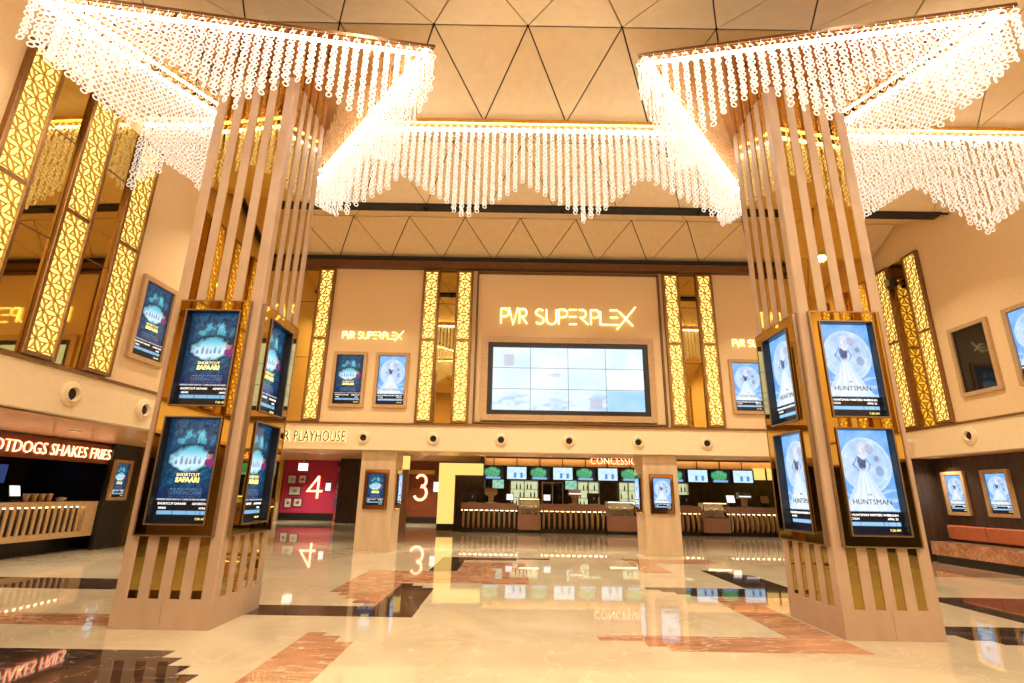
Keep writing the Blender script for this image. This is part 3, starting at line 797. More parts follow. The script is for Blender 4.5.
# ---- plain pillars at the edge of the recess
def back_pillar(label, X, kind, slab, lab2):
    r = thing('stone_pillar', label, 'pillar', (X, 15.22, 0), 0, 'plain stone pillars under the fascia')
    MB().bbox(-.475, .475, -.5, .5, 0, 1.31, .01).build('lower_cladding', 'tanstone', r)
    MB().bbox(-.475, .475, -.5, .5, 1.314, ZS, .01).build('upper_cladding', 'tanstone', r)
    t = thing('pillar_screen', slab, 'screen', (X, 14.72, 1.07), 0, 'screens on the plain pillars')
    MB().box(-.32, .32, -.035, 0, 0, 1.02).build('mirror_board', 'bmirror', t)
    MB().ring(-.325, .325, -.005, 1.025, .012, -.045, -.0).build('rim', 'darkbronze', t)
    MB().box(-.245, .245, -.07, -.035, .09, .93).build('housing', 'blackplastic', t)
    picture_parts(t, kind, .46, .81, 0, -.073, .105)
    s = 1 if X < 0 else -1
    t = thing('pillar_screen', lab2, 'screen', (X + s * .475, 15.22, 1.07), s * R90, 'screens on the plain pillars')
    MB().box(-.32, .32, -.035, 0, 0, 1.02).build('mirror_board', 'bmirror', t)
    MB().box(-.245, .245, -.07, -.035, .09, .93).build('housing', 'blackplastic', t)
    picture_parts(t, 'ice', .46, .81, 0, -.073, .105)
back_pillar('plain stone pillar between the number four and the number three', -3.62, 'jungle', 'small jungle poster screen on the plain pillar left of the number three', 'narrow sliver of a screen on the right side of the left plain pillar')
back_pillar('plain stone pillar in front of the concession counter', 4.13, 'ice', 'small icy poster screen on the plain pillar before the concession counter', 'narrow sliver of a screen on the left side of the plain pillar at the counter')

# ------------------------------------------------------------------ crystal chandeliers
PITCH = .09
STR = {}
def strand_mesh(n, var):
    key = (n, var)
    if key in STR: return STR[key]
    rnd = random.Random(n * 10 + var); mb = MB(); MJ, MI = 14, 5; R, rr = .0345, .0095
    mb.box(-.0025, .0025, -.0025, .0025, -.06, 0)
    for k in range(n):
        zc = -.06 - R - k * PITCH; tw = rnd.uniform(-.75, .75); sc = 1.0 if k % 7 else 1.08
        vs = []; fs = []
        for i in range(MJ):
            a = 2 * pi * i / MJ
            for j in range(MI):
                b2 = 2 * pi * j / MI; rad = R * sc + rr * cos(b2); y = rr * sin(b2)
                x, z = rad * cos(a), rad * sin(a)
                vs.append((x * cos(tw) - y * sin(tw), x * sin(tw) + y * cos(tw), zc + z))
        for i in range(MJ):
            for j in range(MI):
                i2, j2 = (i + 1) % MJ, (j + 1) % MI
                fs.append((i * MI + j, i2 * MI + j, i2 * MI + j2, i * MI + j2))
        mb.add(vs, fs)
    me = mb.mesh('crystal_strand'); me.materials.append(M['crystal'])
    for p in me.polygons: p.use_smooth = True
    fix_normals(me)
    STR[key] = me
    return me
def strand(root, p, length, rz):
    n = max(3, round(length / PITCH))
    o = obj('crystal_strand', strand_mesh(n, random.randrange(3)), None, root)
    o.location = p; o.rotation_euler = (0, 0, rz)
def led_bar(root, a, b, z, w=.035, h=.035):
    a, b = Vector(a), Vector(b); d = (b - a).normalized(); n = Vector((-d.y, d.x)) * w / 2
    mb = MB().prism_z([a + n, a - n, b - n, b + n], z, z + h); o = mb.build('led_strip', 'led', root); fix_normals(o.data)
def tri_chandelier(label, A, B, C):
    """A inner tip, B apex at the back, C outer tip; world xy"""
    V = [Vector(A), Vector(C), Vector(B)]
    ctr = (V[0] + V[1] + V[2]) / 3
    r = thing('crystal_chandelier', label, 'chandelier', (ctr.x, ctr.y, PT), 0, 'triangular crystal chandeliers')
    P = [v - ctr for v in V]
    o = MB().prism_z(P, .012, .06).build('canopy', 'darkbronze', r); fix_normals(o.data)
    o = MB().prism_z([p * .985 for p in P], 0, .012).build('mirror_underside', 'bmirror', r); fix_normals(o.data)
    for i in range(3):
        a, b = P[i], P[(i + 1) % 3]
        d = (b - a).normalized(); n = Vector((-d.y, d.x))
        if n.dot(a) < 0: n = -n
        led_bar(r, a - n * .045 + d * .1, b - n * .045 - d * .1, -.11)
        L = (b - a).length; cnt = int(L / .139)
        lo, hi, per = ((.66, 1.26, 3), (.52, 1.05, 2), (.62, 1.25, 2))[i]
        for off in (.02, -.11):
            for k in range(cnt):
                t = (k + (.5 if off > 0 else .65)) / cnt
                zz = 1 - abs((t * per) % 1.0 * 2 - 1)
                q = a + (b - a) * t + n * off
                if off < 0 and (t < .05 or t > .95): continue
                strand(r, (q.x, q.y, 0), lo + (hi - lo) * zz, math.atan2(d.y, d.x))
    return r
tri_chandelier('crystal chandelier curtain hung from a triangular canopy around the left pillar', (-1.15, 5.87), (-3.85, 9.07), (-6.15, 5.10))
tri_chandelier('crystal chandelier curtain hung from a triangular canopy around the right pillar', (1.72, 5.96), (4.45, 9.2), (6.30, 5.07))
bc = thing('crystal_curtain', 'long crystal curtain with zigzag hem hung across the ceiling between the pillars', 'chandelier', (0, 8.4, 8.35))
MB().box(-7.21, 10.84, -.05, .05, -.06, .02).build('ceiling_rail', 'gold', bc)
led_bar(bc, (-7.1, .045), (10.78, .045), -.17)
KN = [(-8.8, 1.0), (-7.6, 1.9), (-6.48, .95), (-5.3, 1.9), (-4.25, 1.1), (-3.1, 1.95), (-2.04, 1.12), (-.87, 2.0), (.21, 1.22), (1.32, 2.05), (2.44, 1.08), (3.7, 1.95), (4.9, 1.1), (6.3, 1.9), (7.44, 1.18), (8.6, 2.12), (9.8, 1.15), (11, 1.9)]
def hem(x):
    for (a, la), (b2, lb) in zip(KN, KN[1:]):
        if a <= x <= b2: return la + (lb - la) * (x - a) / (b2 - a)
    return 1.2
for row in (0, 1):
    x = -7.08
    while x < 10.78:
        inside = (-4.42 < x < -3.28) or (3.78 < x < 5.03)
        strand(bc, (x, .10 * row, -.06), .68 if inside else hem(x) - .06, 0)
        x += .139

# ------------------------------------------------------------------ downlights (the unseen hall rows are added to light the hall)
def downlight(label, loc, watts, size, group, spread=120, r=.09):
    t = thing('downlight', label, 'light', loc, 0, group)
    MB().lathe_z([(r * 1.25, 0), (r * 1.25, -.012), (r, -.016), (r * .98, -.002)], n=16).build('trim_ring', 'white', t, True)
    MB().lathe_z([(r * .97, -.006), (r * .97, -.003)], n=16).build('lens', 'lamp', t)
    l = bpy.data.lights.new('downlight_lamp', 'AREA'); l.shape = 'DISK'; l.size = size; l.energy = watts; l.color = WARM; l.spread = radians(spread)
    lo = bpy.data.objects.new('downlight_lamp', l); COL.objects.link(lo); lo.parent = t; lo.location = (0, 0, -.03)
    return t
for Y, rw in ((2.12, 'first'), (-1.0, 'second'), (-4.15, 'third')):
    for X, cw in ((-5.2, 'first'), (-1.6, 'second'), (2.0, 'third'), (5.6, 'fourth'), (9.0, 'fifth')):
        downlight('added unseen round ceiling downlight behind the viewer, %s row, %s from the left' % (rw, cw), (X, Y, ZV - .02), HALL_W, .45, 'added hall downlights', 175, r=.22)  # rows out of view, added to light the hall
for k, X in enumerate((-5.6, -2.2, 1.2, 4.6, 8.0)):
    cw = ('first', 'second', 'third', 'fourth', 'fifth')[k]
    t = thing('added_slot_spotlight', 'added small black spotlight in the dark ceiling slot, %s from the left' % cw, 'light', (X, 11.58, 8.33), 0, 'added spotlights in the ceiling slot')  # lamps added to brighten mid floor and back wall, none visible in the slot
    MB().lathe_z([(.06, 0), (.06, -.05), (.055, -.05), (.05, -.02)], n=12).build('housing', 'blackplastic', t)
    l = bpy.data.lights.new('added_spot_lamp', 'AREA'); l.shape = 'DISK'; l.size = .12; l.energy = SLOT_W; l.color = WARM; l.spread = radians(114)
    lo = bpy.data.objects.new('added_spot_lamp', l); COL.objects.link(lo); lo.parent = t; lo.location = (0, 0, -.055)
    downlight('added unseen round ceiling downlight just over the viewer, %s from the left' % cw, (X, 5.25, ZV - .02), HALL_W * .32, .3, 'added hall downlights', 130, r=.16)  # unseen row above the frame, added to brighten floor and walls
for k, X in enumerate((-5.6, -2.6, -.83, 1.2, 3.2, 6.2, 8.6)):
    downlight('small downlight in the bronze soffit before the concession stand, %s from the left' % ('first', 'second', 'third', 'fourth', 'fifth', 'sixth', 'seventh')[k], (X, 16.0, ZS), SOFFIT_W, .16, 'soffit downlights')
for k, (X, Y) in enumerate(((-9.0, 8.6), (-9.0, 10.9), (-9.0, 13.2))):
    downlight('small downlight in the soffit over the snack bar, %s' % ('nearest', 'middle', 'farthest')[k], (X, Y, ZS), SOFFIT_W, .16, 'soffit downlights')
for k, Y in enumerate((14.0, 11.4)):
    downlight('small downlight in the soffit over the bench, %s' % ('farther', 'nearer')[k], (11.25, Y, ZS), SOFFIT_W * .5, .12, 'soffit downlights')
for k, (X, Y) in enumerate(((-10.6, 27.5), (-4.5, 26.5), (-7.2, 20.5), (0, 20.5), (4.5, 20.5), (9.5, 20.5))):
    downlight('small downlight in the raised ceiling %s' % ('before the magenta wall', 'before the number three', 'between the plain pillar and the yellow portal', 'over the concession counter, left', 'over the concession counter, middle', 'over the concession counter, right')[k], (X, Y, 3.15), SOFFIT_W * (3.2 if k < 2 else .9), .16, 'soffit downlights')

# ------------------------------------------------------------------ lettering on the fascia and over the counters
pg = thing('fascia_lettering', 'raised PVR PLAYHOUSE lettering on the cream fascia', 'sign', (-5.24, YB - .03, 2.82), 0)
letters(pg, 'PLAYHOUSE', .42, 1.41, 'txt_black', 'signwarm', -.71, -.05, 0, .01, .004)
letters(pg, 'PVR', .42, .50, 'txt_black', 'signwarm', -1.33, -.05, 0, .01, .004)
cs = thing('counter_sign', 'glowing orange CONCESSIONS sign over the concession counter', 'sign', (4.55, 22.3, 2.74), 0)
letters(cs, 'CONCESSIONS', .42, 2.4, 'neon', 'neonred', -1.2, -.05, .03, .01, .004, thin=.005)
MB().box(-1.3, 1.3, -.02, 0, .36, .42).build('mounting_rail', 'darkbronze', cs)

# ------------------------------------------------------------------ left snack bar
sb = thing('snack_counter', 'oak framed snack bar counter with lit upright slats', 'counter', (-10.5, 11.0, 0), R90)
o = MB().box(-8, 2.98, 0, .9, 1.06, 1.17); o.box(2.62, 2.98, 0, .9, .35, 1.06); o.box(-8, 2.62, 0, .9, .35, .47); o.build('oak_surround', 'oak', sb)
MB().box(-8, 2.62, .2, .26, .47, 1.06).build('recess_back', 'blackwall', sb)
MB().box(-8, 2.62, .115, .14, 1.035, 1.06).build('led_strip', 'finled', sb)
MB().box(-8, 3.0, .5, .9, 0, .35).build('plinth', 'blackwall', sb)
for k in range(26):
    x = 2.5 - k * .175
    MB().box(x - .06, x, .02, .055, .47, 1.06).build('slat', 'oak', sb)
hd = thing('snack_sign', 'red edged HOTDOGS SHAKES FRIES sign over the snack bar', 'sign', (-10.5, 11.0, 0), R90)
MB().box(-8, 3.7, 0, .12, 2.10, 2.56).build('sign_band', 'redbrown', hd)
letters(hd, 'HOTDOGS SHAKES FRIES', .375, 3.46, 'neon', 'neonred', -.46, -.03, 2.20, .012, .004, thin=.006)
wall_box('trim_17', -10.5, -10.4, 14.0, 16.2, 0, ZS, 'blackwall', 'black end wall beside the snack bar')
wall_box('trim_18', -10.4, -10.3, 15.0, 15.22, 0, ZS, 'gold', 'gold corner strip past the snack bar')
sbk = struct(MB().box(-13.2, -13.1, 13.0, 14.7, 0, ZS).build('trim_19', 'darkwood'))
def register(label, loc, rz, screen='txt_white', s=1.0, group='tills on the counters'):
    r = thing('till', label, 'till', loc, rz, group)
    MB().box(-.17 * s, .17 * s, -.16 * s, .16 * s, 0, .07 * s).build('base', 'blackplastic', r)
    MB().box(-.04 * s, .04 * s, -.02 * s, .06 * s, .07 * s, .22 * s).build('stand', 'blackplastic', r)
    MB().prism_x([(-.10 * s, .14 * s), (-.06 * s, .12 * s), (.04 * s, .46 * s), (0, .48 * s)], -.20 * s, .20 * s).build('monitor', 'blackplastic', r)
    o = MB().add([(-.17 * s, -.098 * s, .17 * s), (.17 * s, -.098 * s, .17 * s), (.17 * s, -.008 * s, .46 * s), (-.17 * s, -.008 * s, .46 * s)], [(0, 1, 2, 3)]).build('screen', screen, r)
    o.location = (0, -.006, 0)
    return r
register('black till with a white screen on the snack bar', (-10.9, 11.95, 1.17), R90, s=.75)
for k in range(4):
    t = thing('cup_stack', 'brown paper cup stack on the snack bar, %s of four' % ('first', 'second', 'third', 'last')[k], 'cups', (-10.75, 12.15 + k * .2, 1.17), 0, 'cup stacks on the snack bar')
    MB().lathe_z([(.05, 0), (.065, .16)], n=12).build('cups', 'oak', t, True)
    MB().lathe_z([(.07, .16), (.07, .175)], n=12).build('rim', 'white', t, True)
t = thing('food_bowl', 'small white bowl at the end of the snack bar', 'bowl', (-10.75, 13.1, 1.17), 0)
MB().lathe_z([(.06, 0), (.12, .08), (.125, .085)], n=16).build('bowl', 'white', t, True)
MB().lathe_z([(.11, .075), (.05, .10), (.001, .105)], n=16).build('food', 'food', t, True)
ks = thing('kitchen_screen', 'dim blue screen in the dark kitchen behind the snack bar', 'screen', (-13.05, 13.6, 1.55), R90)
MB().box(-.36, .36, -.05, 0, 0, .52).build('housing', 'blackplastic', ks)
me = color_grid('kitchen_picture', .66, .46, 6, 5, lambda u, v: (.03, .05, .16)); me.materials.append(M['menu'])
o = obj('picture', me, None, ks); o.location = (0, -.055, .03)

# ------------------------------------------------------------------ bench on the right
bn = thing('bench', 'long brown marble bench along the dark walnut wall', 'bench', (XR + .1, 10, 0), 0)
MB().box(0, .66, -8, 4.4, .20, .52).build('marble_seat', 'rosebench', bn)
MB().box(.05, .6, -8, 4.35, 0, .20).build('recessed_plinth', 'blackwall', bn)
for k in range(6):
    y1 = 14.4 - k * 1.15
    t = thing('back_cushion', 'russet leather back cushion on the bench, number %s from the far end' % ('one', 'two', 'three', 'four', 'five', 'six')[k], 'cushion', (11.6, y1 - .57, .58), 0, 'back cushions along the bench')
    c = .025
    mb = MB().add([(x2, y2, z2) for x2, z2, in ((0, 0), (-.11, 0), (-.13, .03), (-.13, .31), (-.11, .34), (0, .34)) for y2 in (-.565, .565)],
                  [(0, 1, 3, 2), (2, 3, 5, 4), (4, 5, 7, 6), (6, 7, 9, 8), (8, 9, 11, 10), (10, 11, 1, 0), (0, 2, 4, 6, 8, 10), (1, 11, 9, 7, 5, 3)])
    o = mb.build('cushion_cover', 'leather', t); fix_normals(o.data)
    for z in (.11, .22): MB().box(-.132, -.128, -.56, .56, z - .003, z + .003).build('seam', 'leather', t)

# ------------------------------------------------------------------ concession stand
CY = 22.6
def counter(label, x0, x1):
    r = thing('concession_counter', label, 'counter', ((x0 + x1) / 2, CY, 0), 0, 'concession counters')
    h = (x1 - x0) / 2
    MB().box(-h, h, 0, .75, .87, 1.15).build('worktop', 'winelam', r)
    MB().box(-h, h, .30, .36, .15, .87).build('recess_back', 'blackwall', r)
    MB().box(-h, h, .20, .25, .845, .87).build('led_strip', 'finled', r)
    MB().box(-h, h, .1, .7, 0, .15).build('plinth', 'blackwall', r)
    n = max(2, round((x1 - x0) / .215))
    for k in range(n):
        x = -h + (k + .5) * (x1 - x0) / n
        pts = [(.13, .87), (.08, .75), (.05, .6), (.05, .42), (.09, .26), (.17, .15), (.25, .15), (.25, .84), (.195, .84), (.195, .87)]
        o = MB().prism_x(pts, x - .04, x + .04).build('curved_fin', 'oak', r); fix_normals(o.data)
counter('concession counter with lit curved fins beside the yellow portal', -2.0, .33)
counter('concession counter with lit curved fins between the two food cases', 1.32, 4.0)
counter('concession counter with lit curved fins hidden behind the plain pillar', 5.3, 7.95)
counter('concession counter with lit curved fins at the right, beside the slatted pillar', 9.1, 12.5)
def food_case(label, x0, x1, zt, lit):
    r = thing('food_case', label, 'food case', ((x0 + x1) / 2, CY - .05, 0), 0, 'glass food cases on the counter')
    h = (x1 - x0) / 2
    MB().box(-h, h, 0, .8, .13, .70).build('base_cabinet', 'winelam', r)
    MB().box(-h + .03, h - .03, .06, .7, 0, .13).build('plinth', 'blackwall', r)
    g = h - .03
    MB().ring(-g, g, .70, zt, .03, .02, .05).build('front_frame', 'rim', r)
    MB().box(-g, g, .05, .6, zt - .03, zt).build('top', 'rim', r)
    MB().box(-g + .03, g - .03, .03, .036, .73, zt - .03).build('glass_front', 'glass', r)
    MB().box(-g, g, .56, .6, .70, zt - .03).build('back', 'paper', r)
    MB().box(-g + .03, g - .03, .08, .54, .97, .985).build('shelf', 'steel', r)
    MB().box(-g + .05, g - .05, .07, .14, zt - .05, zt - .035).build('case_light', 'finled', r)
    for row, z in ((0, .70), (1, .985)):
        for k in range(4):
            t = thing('pastry', '%s pastry from the left, %s shelf, food case %s' % (('first', 'second', 'third', 'fourth')[k], ('bottom', 'top')[row], label.split(',')[1].strip()), 'pastry', (r.location.x - g + .12 + k * (2 * g - .24) / 3, CY + .2, z), 0, 'pastries in the food cases')
            MB().lathe_z([(.05, 0), (.075, .03), (.06, .08), (.001, .10)], n=8).build('crust', 'food' if k % 2 else 'paper', t, True)
    return r
food_case('glass food case with pastries, left of the counter middle', .35, 1.30, 1.37, False)
food_case('wide lit food warmer, beside the plain pillar', 4.02, 5.28, 1.30, True)
food_case('glass food case with pastries, right of the plain pillar', 7.98, 9.08, 1.32, False)
def menu_a(u, v):
    d = ((u - .42) / .42) ** 2 + ((v - .55) / .42) ** 2; n = vnoise(u * 12, v * 9)
    c = (.008, .012, .02)
    if d + .5 * (n - .5) < 1: c = mixc((.02, .20, .07), (.15, .55, .25), n)
    if v < .16 and .1 < u < .85: c = (.25, .45, .75)
    return c
def menu_b(u, v):
    n = vnoise(u * 7, v * 6); c = mixc((.45, .78, .92), (.80, .93, 1), n)
    for x in (.42, .75):
        if abs(u - x) < .06 and .08 < v < .55: c = (.06, .25, .65)
    return c
MENU = [color_grid('menu_picture', .86, .52, 24, 14, fn) for fn in (menu_a, menu_b)]
for k in MENU: k.materials.append(M['menu'])
for k, X in enumerate((-.72, .31, 1.35, 2.37, 3.40, 4.38, 5.4, 6.4, 7.42, 8.40, 9.42, 10.42)):
    ordn = ('first', 'second', 'third', 'fourth', 'fifth', 'sixth', 'seventh', 'eighth', 'ninth', 'tenth', 'eleventh', 'twelfth')[k]
    t = thing('menu_screen', '%s menu screen, %s from the left in the row over the counter' % ('green salad' if k % 2 == 0 else 'pale blue drinks', ordn), 'screen', (X, 24.0, 2.13), 0, 'menu screens over the concession counter')
    MB().box(-.495, .495, 0, .06, 0, .60).build('housing', 'blackplastic', t)
    o = obj('picture', MENU[k % 2], None, t); o.location = (0, -.004, .04)
    MB().box(-.02, .02, .02, .05, .60, 1.02).build('hanger', 'darkbronze', t)
wall_box('trim_20', -1.2, 14.4, 24.1, 24.3, 2.75, 3.15, 'soffit')
cl = thing('cove_light', 'warm cove light strip above the menu screens', 'light', (6.0, 23.9, 3.06), 0)
MB().box(-7.1, 6.5, 0, .05, 0, .03).build('diffuser', 'finled', cl); MB().box(-7.1, 6.5, -.03, .0, -.01, .09).build('channel', 'darkbronze', cl)
wall_box('wall_concession', -1.2, 14.4, 26.0, 26.2, 0, 3.15, 'olive', 'olive wall behind the concession counter')
wall_box('wall_concession_end', -1.3, -1.13, 23.75, 26.2, 0, 3.15, 'darkwood')
def shelf_niche(label, x0, x1):
    r = thing('lit_shelf', label, 'shelf', ((x0 + x1) / 2, 25.99, 1.0), 0, 'lit shelves behind the counter')
    h = (x1 - x0) / 2
    MB().box(-h, h, -.03, 0, 0, 1.15).build('lit_back', 'shelfglow', r)
    for k in range(4): MB().box(-h, h, -.30, -.03, k * .37, k * .37 + .025).build('shelf_board', 'steel', r)
    for x in (-h, 0, h): MB().box(x - .02, x + .02, -.30, -.03, 0, 1.15).build('upright', 'steel', r)
    n = int((x1 - x0) / .17)
    for rr in range(3):
        for k in range(n):
            if (k + rr) % 3 == 2: continue
            x = x0 + .12 + k * .17
            t = thing('bottle', '%s bottle, %s board of the %s' % (('first', 'second', 'third', 'fourth', 'fifth', 'sixth', 'seventh', 'eighth')[k], ('lowest', 'middle', 'top')[rr], label), 'bottle', (x, 25.82, 1.025 + rr * .37), 0, 'bottles on the lit shelves')
            MB().lathe_z([(.035, 0), (.035, .16), (.014, .21), (.014, .25)], n=8).build('glass_body', ('bottle', 'white', 'blackplastic')[(k + rr) % 3], t, True)
            MB().lathe_z([(.016, .25), (.016, .27)], n=8).build('cap', 'gold', t)
shelf_niche('lit shelf left of the steel cabinet', .05, 1.35)
shelf_niche('lit shelf right of the steel cabinet', 3.25, 4.25)
shelf_niche('lit shelf by the plain pillar', 5.2, 6.1)
shelf_niche('lit shelf right of the plain pillar', 7.4, 8.5)
for X, l in ((-.55, 'small green lit picture on the back wall, first beside the portal'), (2.95, 'small green lit picture on the back wall right of the steel cabinet')):
    t = thing('lit_picture', l, 'picture', (X, 25.99, 1.75), 0)
    MB().ring(-.3, .3, 0, .5, .03, -.04, 0).build('frame', 'darkbronze', t)
    me = color_grid('lit_print', .54, .44, 6, 5, lambda u, v: mixc((.05, .35, .22), (.5, .8, .6), vnoise(u * 5 + X, v * 5))); me.materials.append(M['menu'])
    o = obj('print', me, None, t); o.location = (0, -.02, .03)
cb = thing('steel_cabinet', 'tall steel framed glass cabinet behind the counter', 'cabinet', (2.0, 25.2, 0), 0)
MB().box(-.5, .5, .1, .6, 0, 2.1).build('body', 'darkwood', cb)
MB().ring(-.5, .5, 1.0, 2.1, .05, .05, .1).build('door_frame', 'steel', cb)
MB().box(-.025, .025, .05, .1, 1.05, 2.05).build('door_mullion', 'steel', cb)
MB().box(-.45, .45, .08, .09, 1.05, 2.05).build('door_glass', 'deadscreen', cb)
def tower(label, X, lit):
    r = thing('drinks_tower', label, 'drinks tower', (X, CY + .35, 1.15), 0, 'drinks towers on the counter')
    MB().bbox(-.11, .11, -.09, .09, 0, .34, .02).build('column', 'oak', r)
    MB().box(-.27, .27, -.14, .14, .34, .46).build('head', 'oak', r)
    MB().box(-.25, .25, -.12, .12, .46, .60).build('cap', 'winelam' if not lit else 'steel', r)
    if lit: MB().box(-.25, .25, -.15, -.14, .40, .45).build('lit_edge', 'txt_white', r)
    for k in range(3): MB().box(-.16 + k * .16 - .012, -.16 + k * .16 + .012, -.17, -.14, .26, .36).build('tap', 'steel', r)
    MB().box(-.25, .25, -.22, -.09, 0, .03).build('drip_tray', 'steel', r)
tower('oak drinks tower on the counter beside the yellow portal', -.78, False)
tower('oak drinks tower with lit steel head, left of the plain pillar', 2.75, True)
tower('pale drinks tower with bluish head at the right counter', 9.9, True)
def coffee(label, X):
    r = thing('coffee_machine', label, 'coffee machine', (X, CY + .4, 1.15), 0, 'black machines on the counter')
    MB().bbox(-.22, .22, -.02, .2, 0, .46, .03).build('body', 'blackplastic', r)
    MB().box(-.22, .22, -.2, -.02, .30, .46).build('head', 'blackplastic', r)
    MB().box(-.2, .2, -.2, -.02, 0, .03).build('drip_tray', 'steel', r)
    MB().lathe_z([(.03, .20), (.035, .30)], cy=-.1, n=10).build('spout', 'steel', r)
coffee('black coffee machine at the left end of the concession counter', -1.55)
coffee('black coffee machine near the lit food warmer', 3.55)
coffee('black coffee machine right of the plain pillar', 7.45)
register('black till with white screen left of the pastry case', (.02, CY + .35, 1.15), 0, s=.8)
register('black till with white screen right of the pastry case', (1.58, CY + .35, 1.15), 0, s=.8)
register('black till behind the right pastry case', (9.38, CY + .5, 1.15), 0)
register('black till with brown screen at the far right counter', (10.75, CY + .35, 1.15), 0, 'oak')
# yellow portal
yp = thing('lit_portal', 'glowing yellow portal around a dark doorway', 'portal', (-2.0, 23.4, 0), 0)
MB().box(-1.08, -.36, 0, .25, .27, 2.78).build('jamb', 'pane', yp)
MB().box(-.36, .83, 0, .25, 2.29, 2.78).build('lintel', 'pane', yp)
MB().box(-1.08, -.36, .02, .25, 0, .27).build('base', 'blackwall', yp)
MB().box(-.37, -.34, -.02, .25, .27, 2.29).build('edge_strip', 'rim', yp)
MB().box(-.36, .83, .23, .28, 0, 2.29).build('dark_door', 'darkwood', yp)
yp2 = thing('light_box', 'yellow light box at the right end of the menu row', 'light box', (11.5, 24.0, 2.3), 0)
MB().box(-.58, -.08, 0, .06, 0, .5).build('glow_panel', 'pane', yp2); MB().box(.0, 2.2, 0, .06, 0, .5).build('glow_panel', 'pane', yp2)
MB().box(-.08, .0, -.01, .06, 0, .5).build('divider', 'rim', yp2); MB().box(-.58, 2.2, -.01, .06, -.03, 0).build('lower_rail', 'darkbronze', yp2)

# ------------------------------------------------------------------ auditorium entrances
wall_box('wall_three', -5.6, -3.0, 28.7, 28.9, 0, 3.15, 'redbrown', 'red brown wall carrying the number three')
wall_box('baseboard_three', -5.6, -3.0, 28.66, 28.7, 0, .3, 'blackwall')
n3 = thing('number_sign', 'glowing number 3 on the red brown wall', 'number', (-5.0, 28.66, 1.15), 0)
l3 = arc(.31, .97, .27, .30, 155, -80, 10) + arc(.29, .36, .33, .36, 75, -155, 12)
MB().strokes([l3], .11, -.06, -.03).build('numeral', 'neon', n3); MB().strokes([l3], .16, -.03, -.005).build('numeral_edge', 'neonred', n3)
t = thing('entrance_banner', 'gold lettered strip over the number three', 'sign', (-4.7, 28.68, 2.46), 0)
MB().box(-.7, .7, -.03, 0, 0, .22).build('strip', 'gold', t); MB().ring(-.72, .72, -.02, .24, .02, -.04, 0).build('edging', 'darkbronze', t)
t = thing('wall_notice', 'small pale blue notice right of the number three', 'notice', (-3.85, 28.68, 1.55), 0)
MB().box(-.2, .2, -.03, 0, 0, .55).build('frame', 'steel', t); MB().box(-.17, .17, -.04, -.03, .03, .52).build('sheet', 'txt_white', t)
wall_box('wall_four', -12.4, -9.5, 29.6, 29.8, 0, 3.15, 'magenta', 'magenta wall carrying the number four')
wall_box('baseboard_four', -12.4, -9.5, 29.56, 29.6, 0, .37, 'blackwall')
n4 = thing('number_sign', 'glowing number 4 on the magenta wall', 'number', (-11.03, 29.56, 1.13), 0)
l4 = [[(.60, 0), (.60, 1.17)], [(.60, 1.17), (.05, .38), (.85, .38)]]
MB().strokes(l4, .10, -.06, -.03).build('numeral', 'neon', n4); MB().strokes(l4, .14, -.03, -.005).build('numeral_edge', 'neonred', n4)
for k, (x0, x1, z0, z1) in enumerate(((-12.17, -11.68, 1.87, 2.35), (-11.57, -11.13, 1.88, 2.36), (-12.03, -11.37, 1.27, 1.76), (-12.2, -11.78, .62, 1.15), (-11.7, -11.22, .68, 1.14))):
    t = thing('framed_print', 'black framed white print on the magenta wall, %s' % ('top left', 'top right', 'middle', 'bottom left', 'bottom right')[k], 'picture', ((x0 + x1) / 2, 29.6, z0), 0, 'framed prints on the magenta wall')
    w, h = (x1 - x0) / 2, z1 - z0
    MB().ring(-w, w, 0, h, .035, -.04, 0).build('frame', 'blackplastic', t)
    MB().box(-w + .03, w - .03, -.02, 0, .03, h - .03).build('sheet', 'paper', t)
    MB().prism_y([(-w * .4, h * .35), (w * .45, h * .4), (w * .2, h * .65), (-w * .3, h * .6)], -.024, -.02).build('drawing', 'ink' if k in (3, 1) else 'steel', t)
t = thing('wall_notice', 'small pale blue notice right of the number four', 'notice', (-9.9, 29.6, 1.53), 0)
MB().box(-.15, .15, -.03, 0, 0, .43).build('frame', 'steel', t); MB().box(-.13, .13, -.04, -.03, .02, .41).build('sheet', 'txt_white', t)
def mural(u, v):
    base = ((.45, .08, .05), (.55, .22, .05), (.10, .12, .30), (.30, .06, .22))[int(hsh(int(u * 2), int(v * 4)) * 4)]
    for k in range(9):
        cx, cy, rr = hsh(k, 1), hsh(k, 2), .10 + .2 * hsh(k, 3)
        d = sqrt((u - cx) ** 2 + ((v - cy) * 2.6) ** 2) / rr
        if d < 1: base = ((.65, .35, .04), (.40, .05, .30), (.08, .20, .35), (.55, .10, .05))[(k + int(d * 3)) % 4]
    return base
mm, nt, b = new_mat('mural_print'); a = nt.nodes.new('ShaderNodeVertexColor'); a.layer_name = 'Col'; nt.links.new(a.outputs['Color'], b.inputs['Base Color']); setp(b, Roughness=.4)
t = thing('mural_panel', 'panel painted with colourful circles right of the magenta wall', 'mural', (-9.1, 29.6, 0), 0)
me = color_grid('mural_print', .72, 2.4, 24, 70, mural); me.materials.append(mm)
o = obj('painted_face', me, None, t); o.location = (0, -.06, .02)
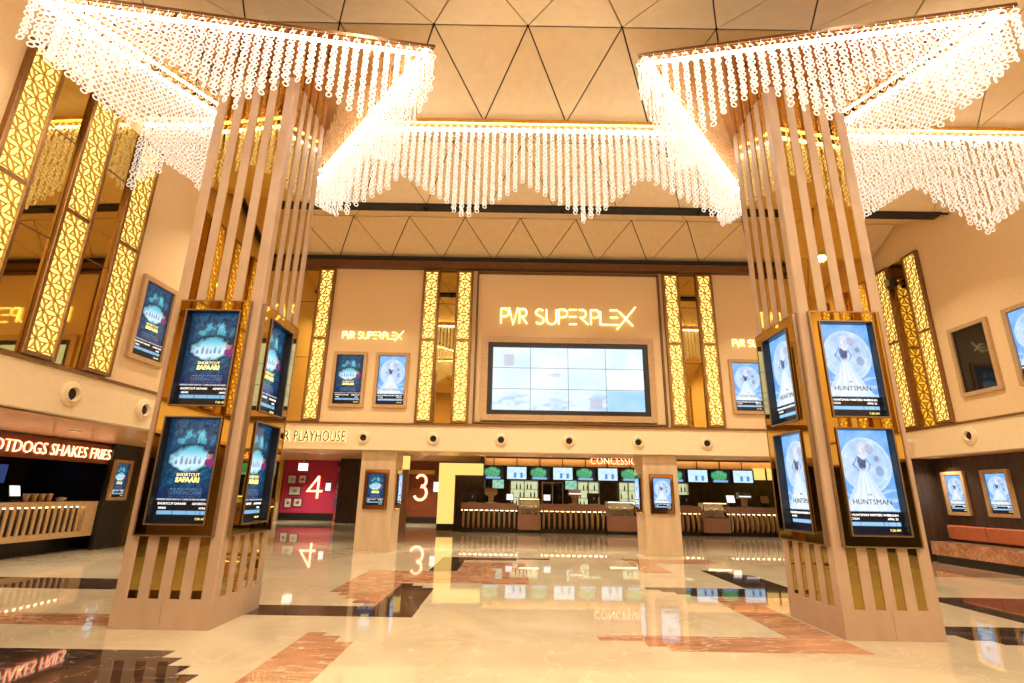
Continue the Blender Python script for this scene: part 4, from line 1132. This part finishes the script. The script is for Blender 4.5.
MB().box(-.38, .38, -.055, 0, 0, 2.45).build('board', 'blackwall', t); MB().box(-.38, .38, -.06, 0, 2.5, 2.85).build('header', 'ink', t)
wall_box('door_1', -8.7, -7.4, 27.5, 27.7, 0, 3.15, 'darkwood', 'dark brown door wall right of the mural')
wall_box('wall_yellow', -14.2, -12.5, 29.6, 29.8, .9, 3.15, 'yellowwall', 'yellow wall left of the magenta wall')
wall_box('wall_pale', -14.2, -12.5, 29.55, 29.8, 0, .9, 'fascia')
wp = thing('timber_jamb', 'brown timber jamb between the plain pillar and the number three', 'jamb', (-4.45, 22.6, 0), 0)
MB().box(-.17, .17, 0, .3, 0, 1.0).build('lower_panel', 'winelam', wp); MB().box(-.17, .17, 0, .3, 1.006, 2.45).build('upper_panel', 'winelam', wp)
MB().box(-.2, .17, -.01, .31, 2.45, 3.0).build('lit_head', 'pane', wp)
for X, Y, l in ((-8.4, 21.8, 'small white square lantern before the magenta wall'), (-5.7, 21.8, 'small white square lantern beside the left plain pillar')):
    t = thing('lantern', l, 'light', (X, Y, 2.30), 0, 'square ceiling lanterns')
    MB().box(-.14, .14, -.14, .14, 0, .28).build('diffuser', 'lamp', t); MB().box(-.15, .15, -.15, .15, .28, .31).build('cap', 'steel', t); MB().box(-.02, .02, -.02, .02, .31, .85).build('stem', 'steel', t)
t = thing('security_camera', 'small white security camera on the right fascia beside the pillar', 'camera', (XR - .03, 14.1, 3.02), -R90)
MB().box(-.05, .05, -.03, 0, -.05, .05).build('mount', 'white', t); MB().bbox(-.05, .05, -.24, -.03, -.01, .09, .02).build('body', 'white', t); MB().lathe_y([(.001, -.245), (.035, -.245), (.035, -.235)], cz=.04, n=10).build('lens', 'blackplastic', t)
t = thing('wall_spotlight', 'small dark spotlight between the right wall fret columns', 'light', (XR - .03, 13.5, 7.35), -R90)
MB().box(-.05, .05, -.12, 0, -.04, .04).build('bracket', 'darkbronze', t); MB().box(-.10, .10, -.34, -.12, -.12, .12).build('housing', 'blackplastic', t); MB().box(-.08, .08, -.345, -.34, -.1, .1).build('lens', 'steel', t)
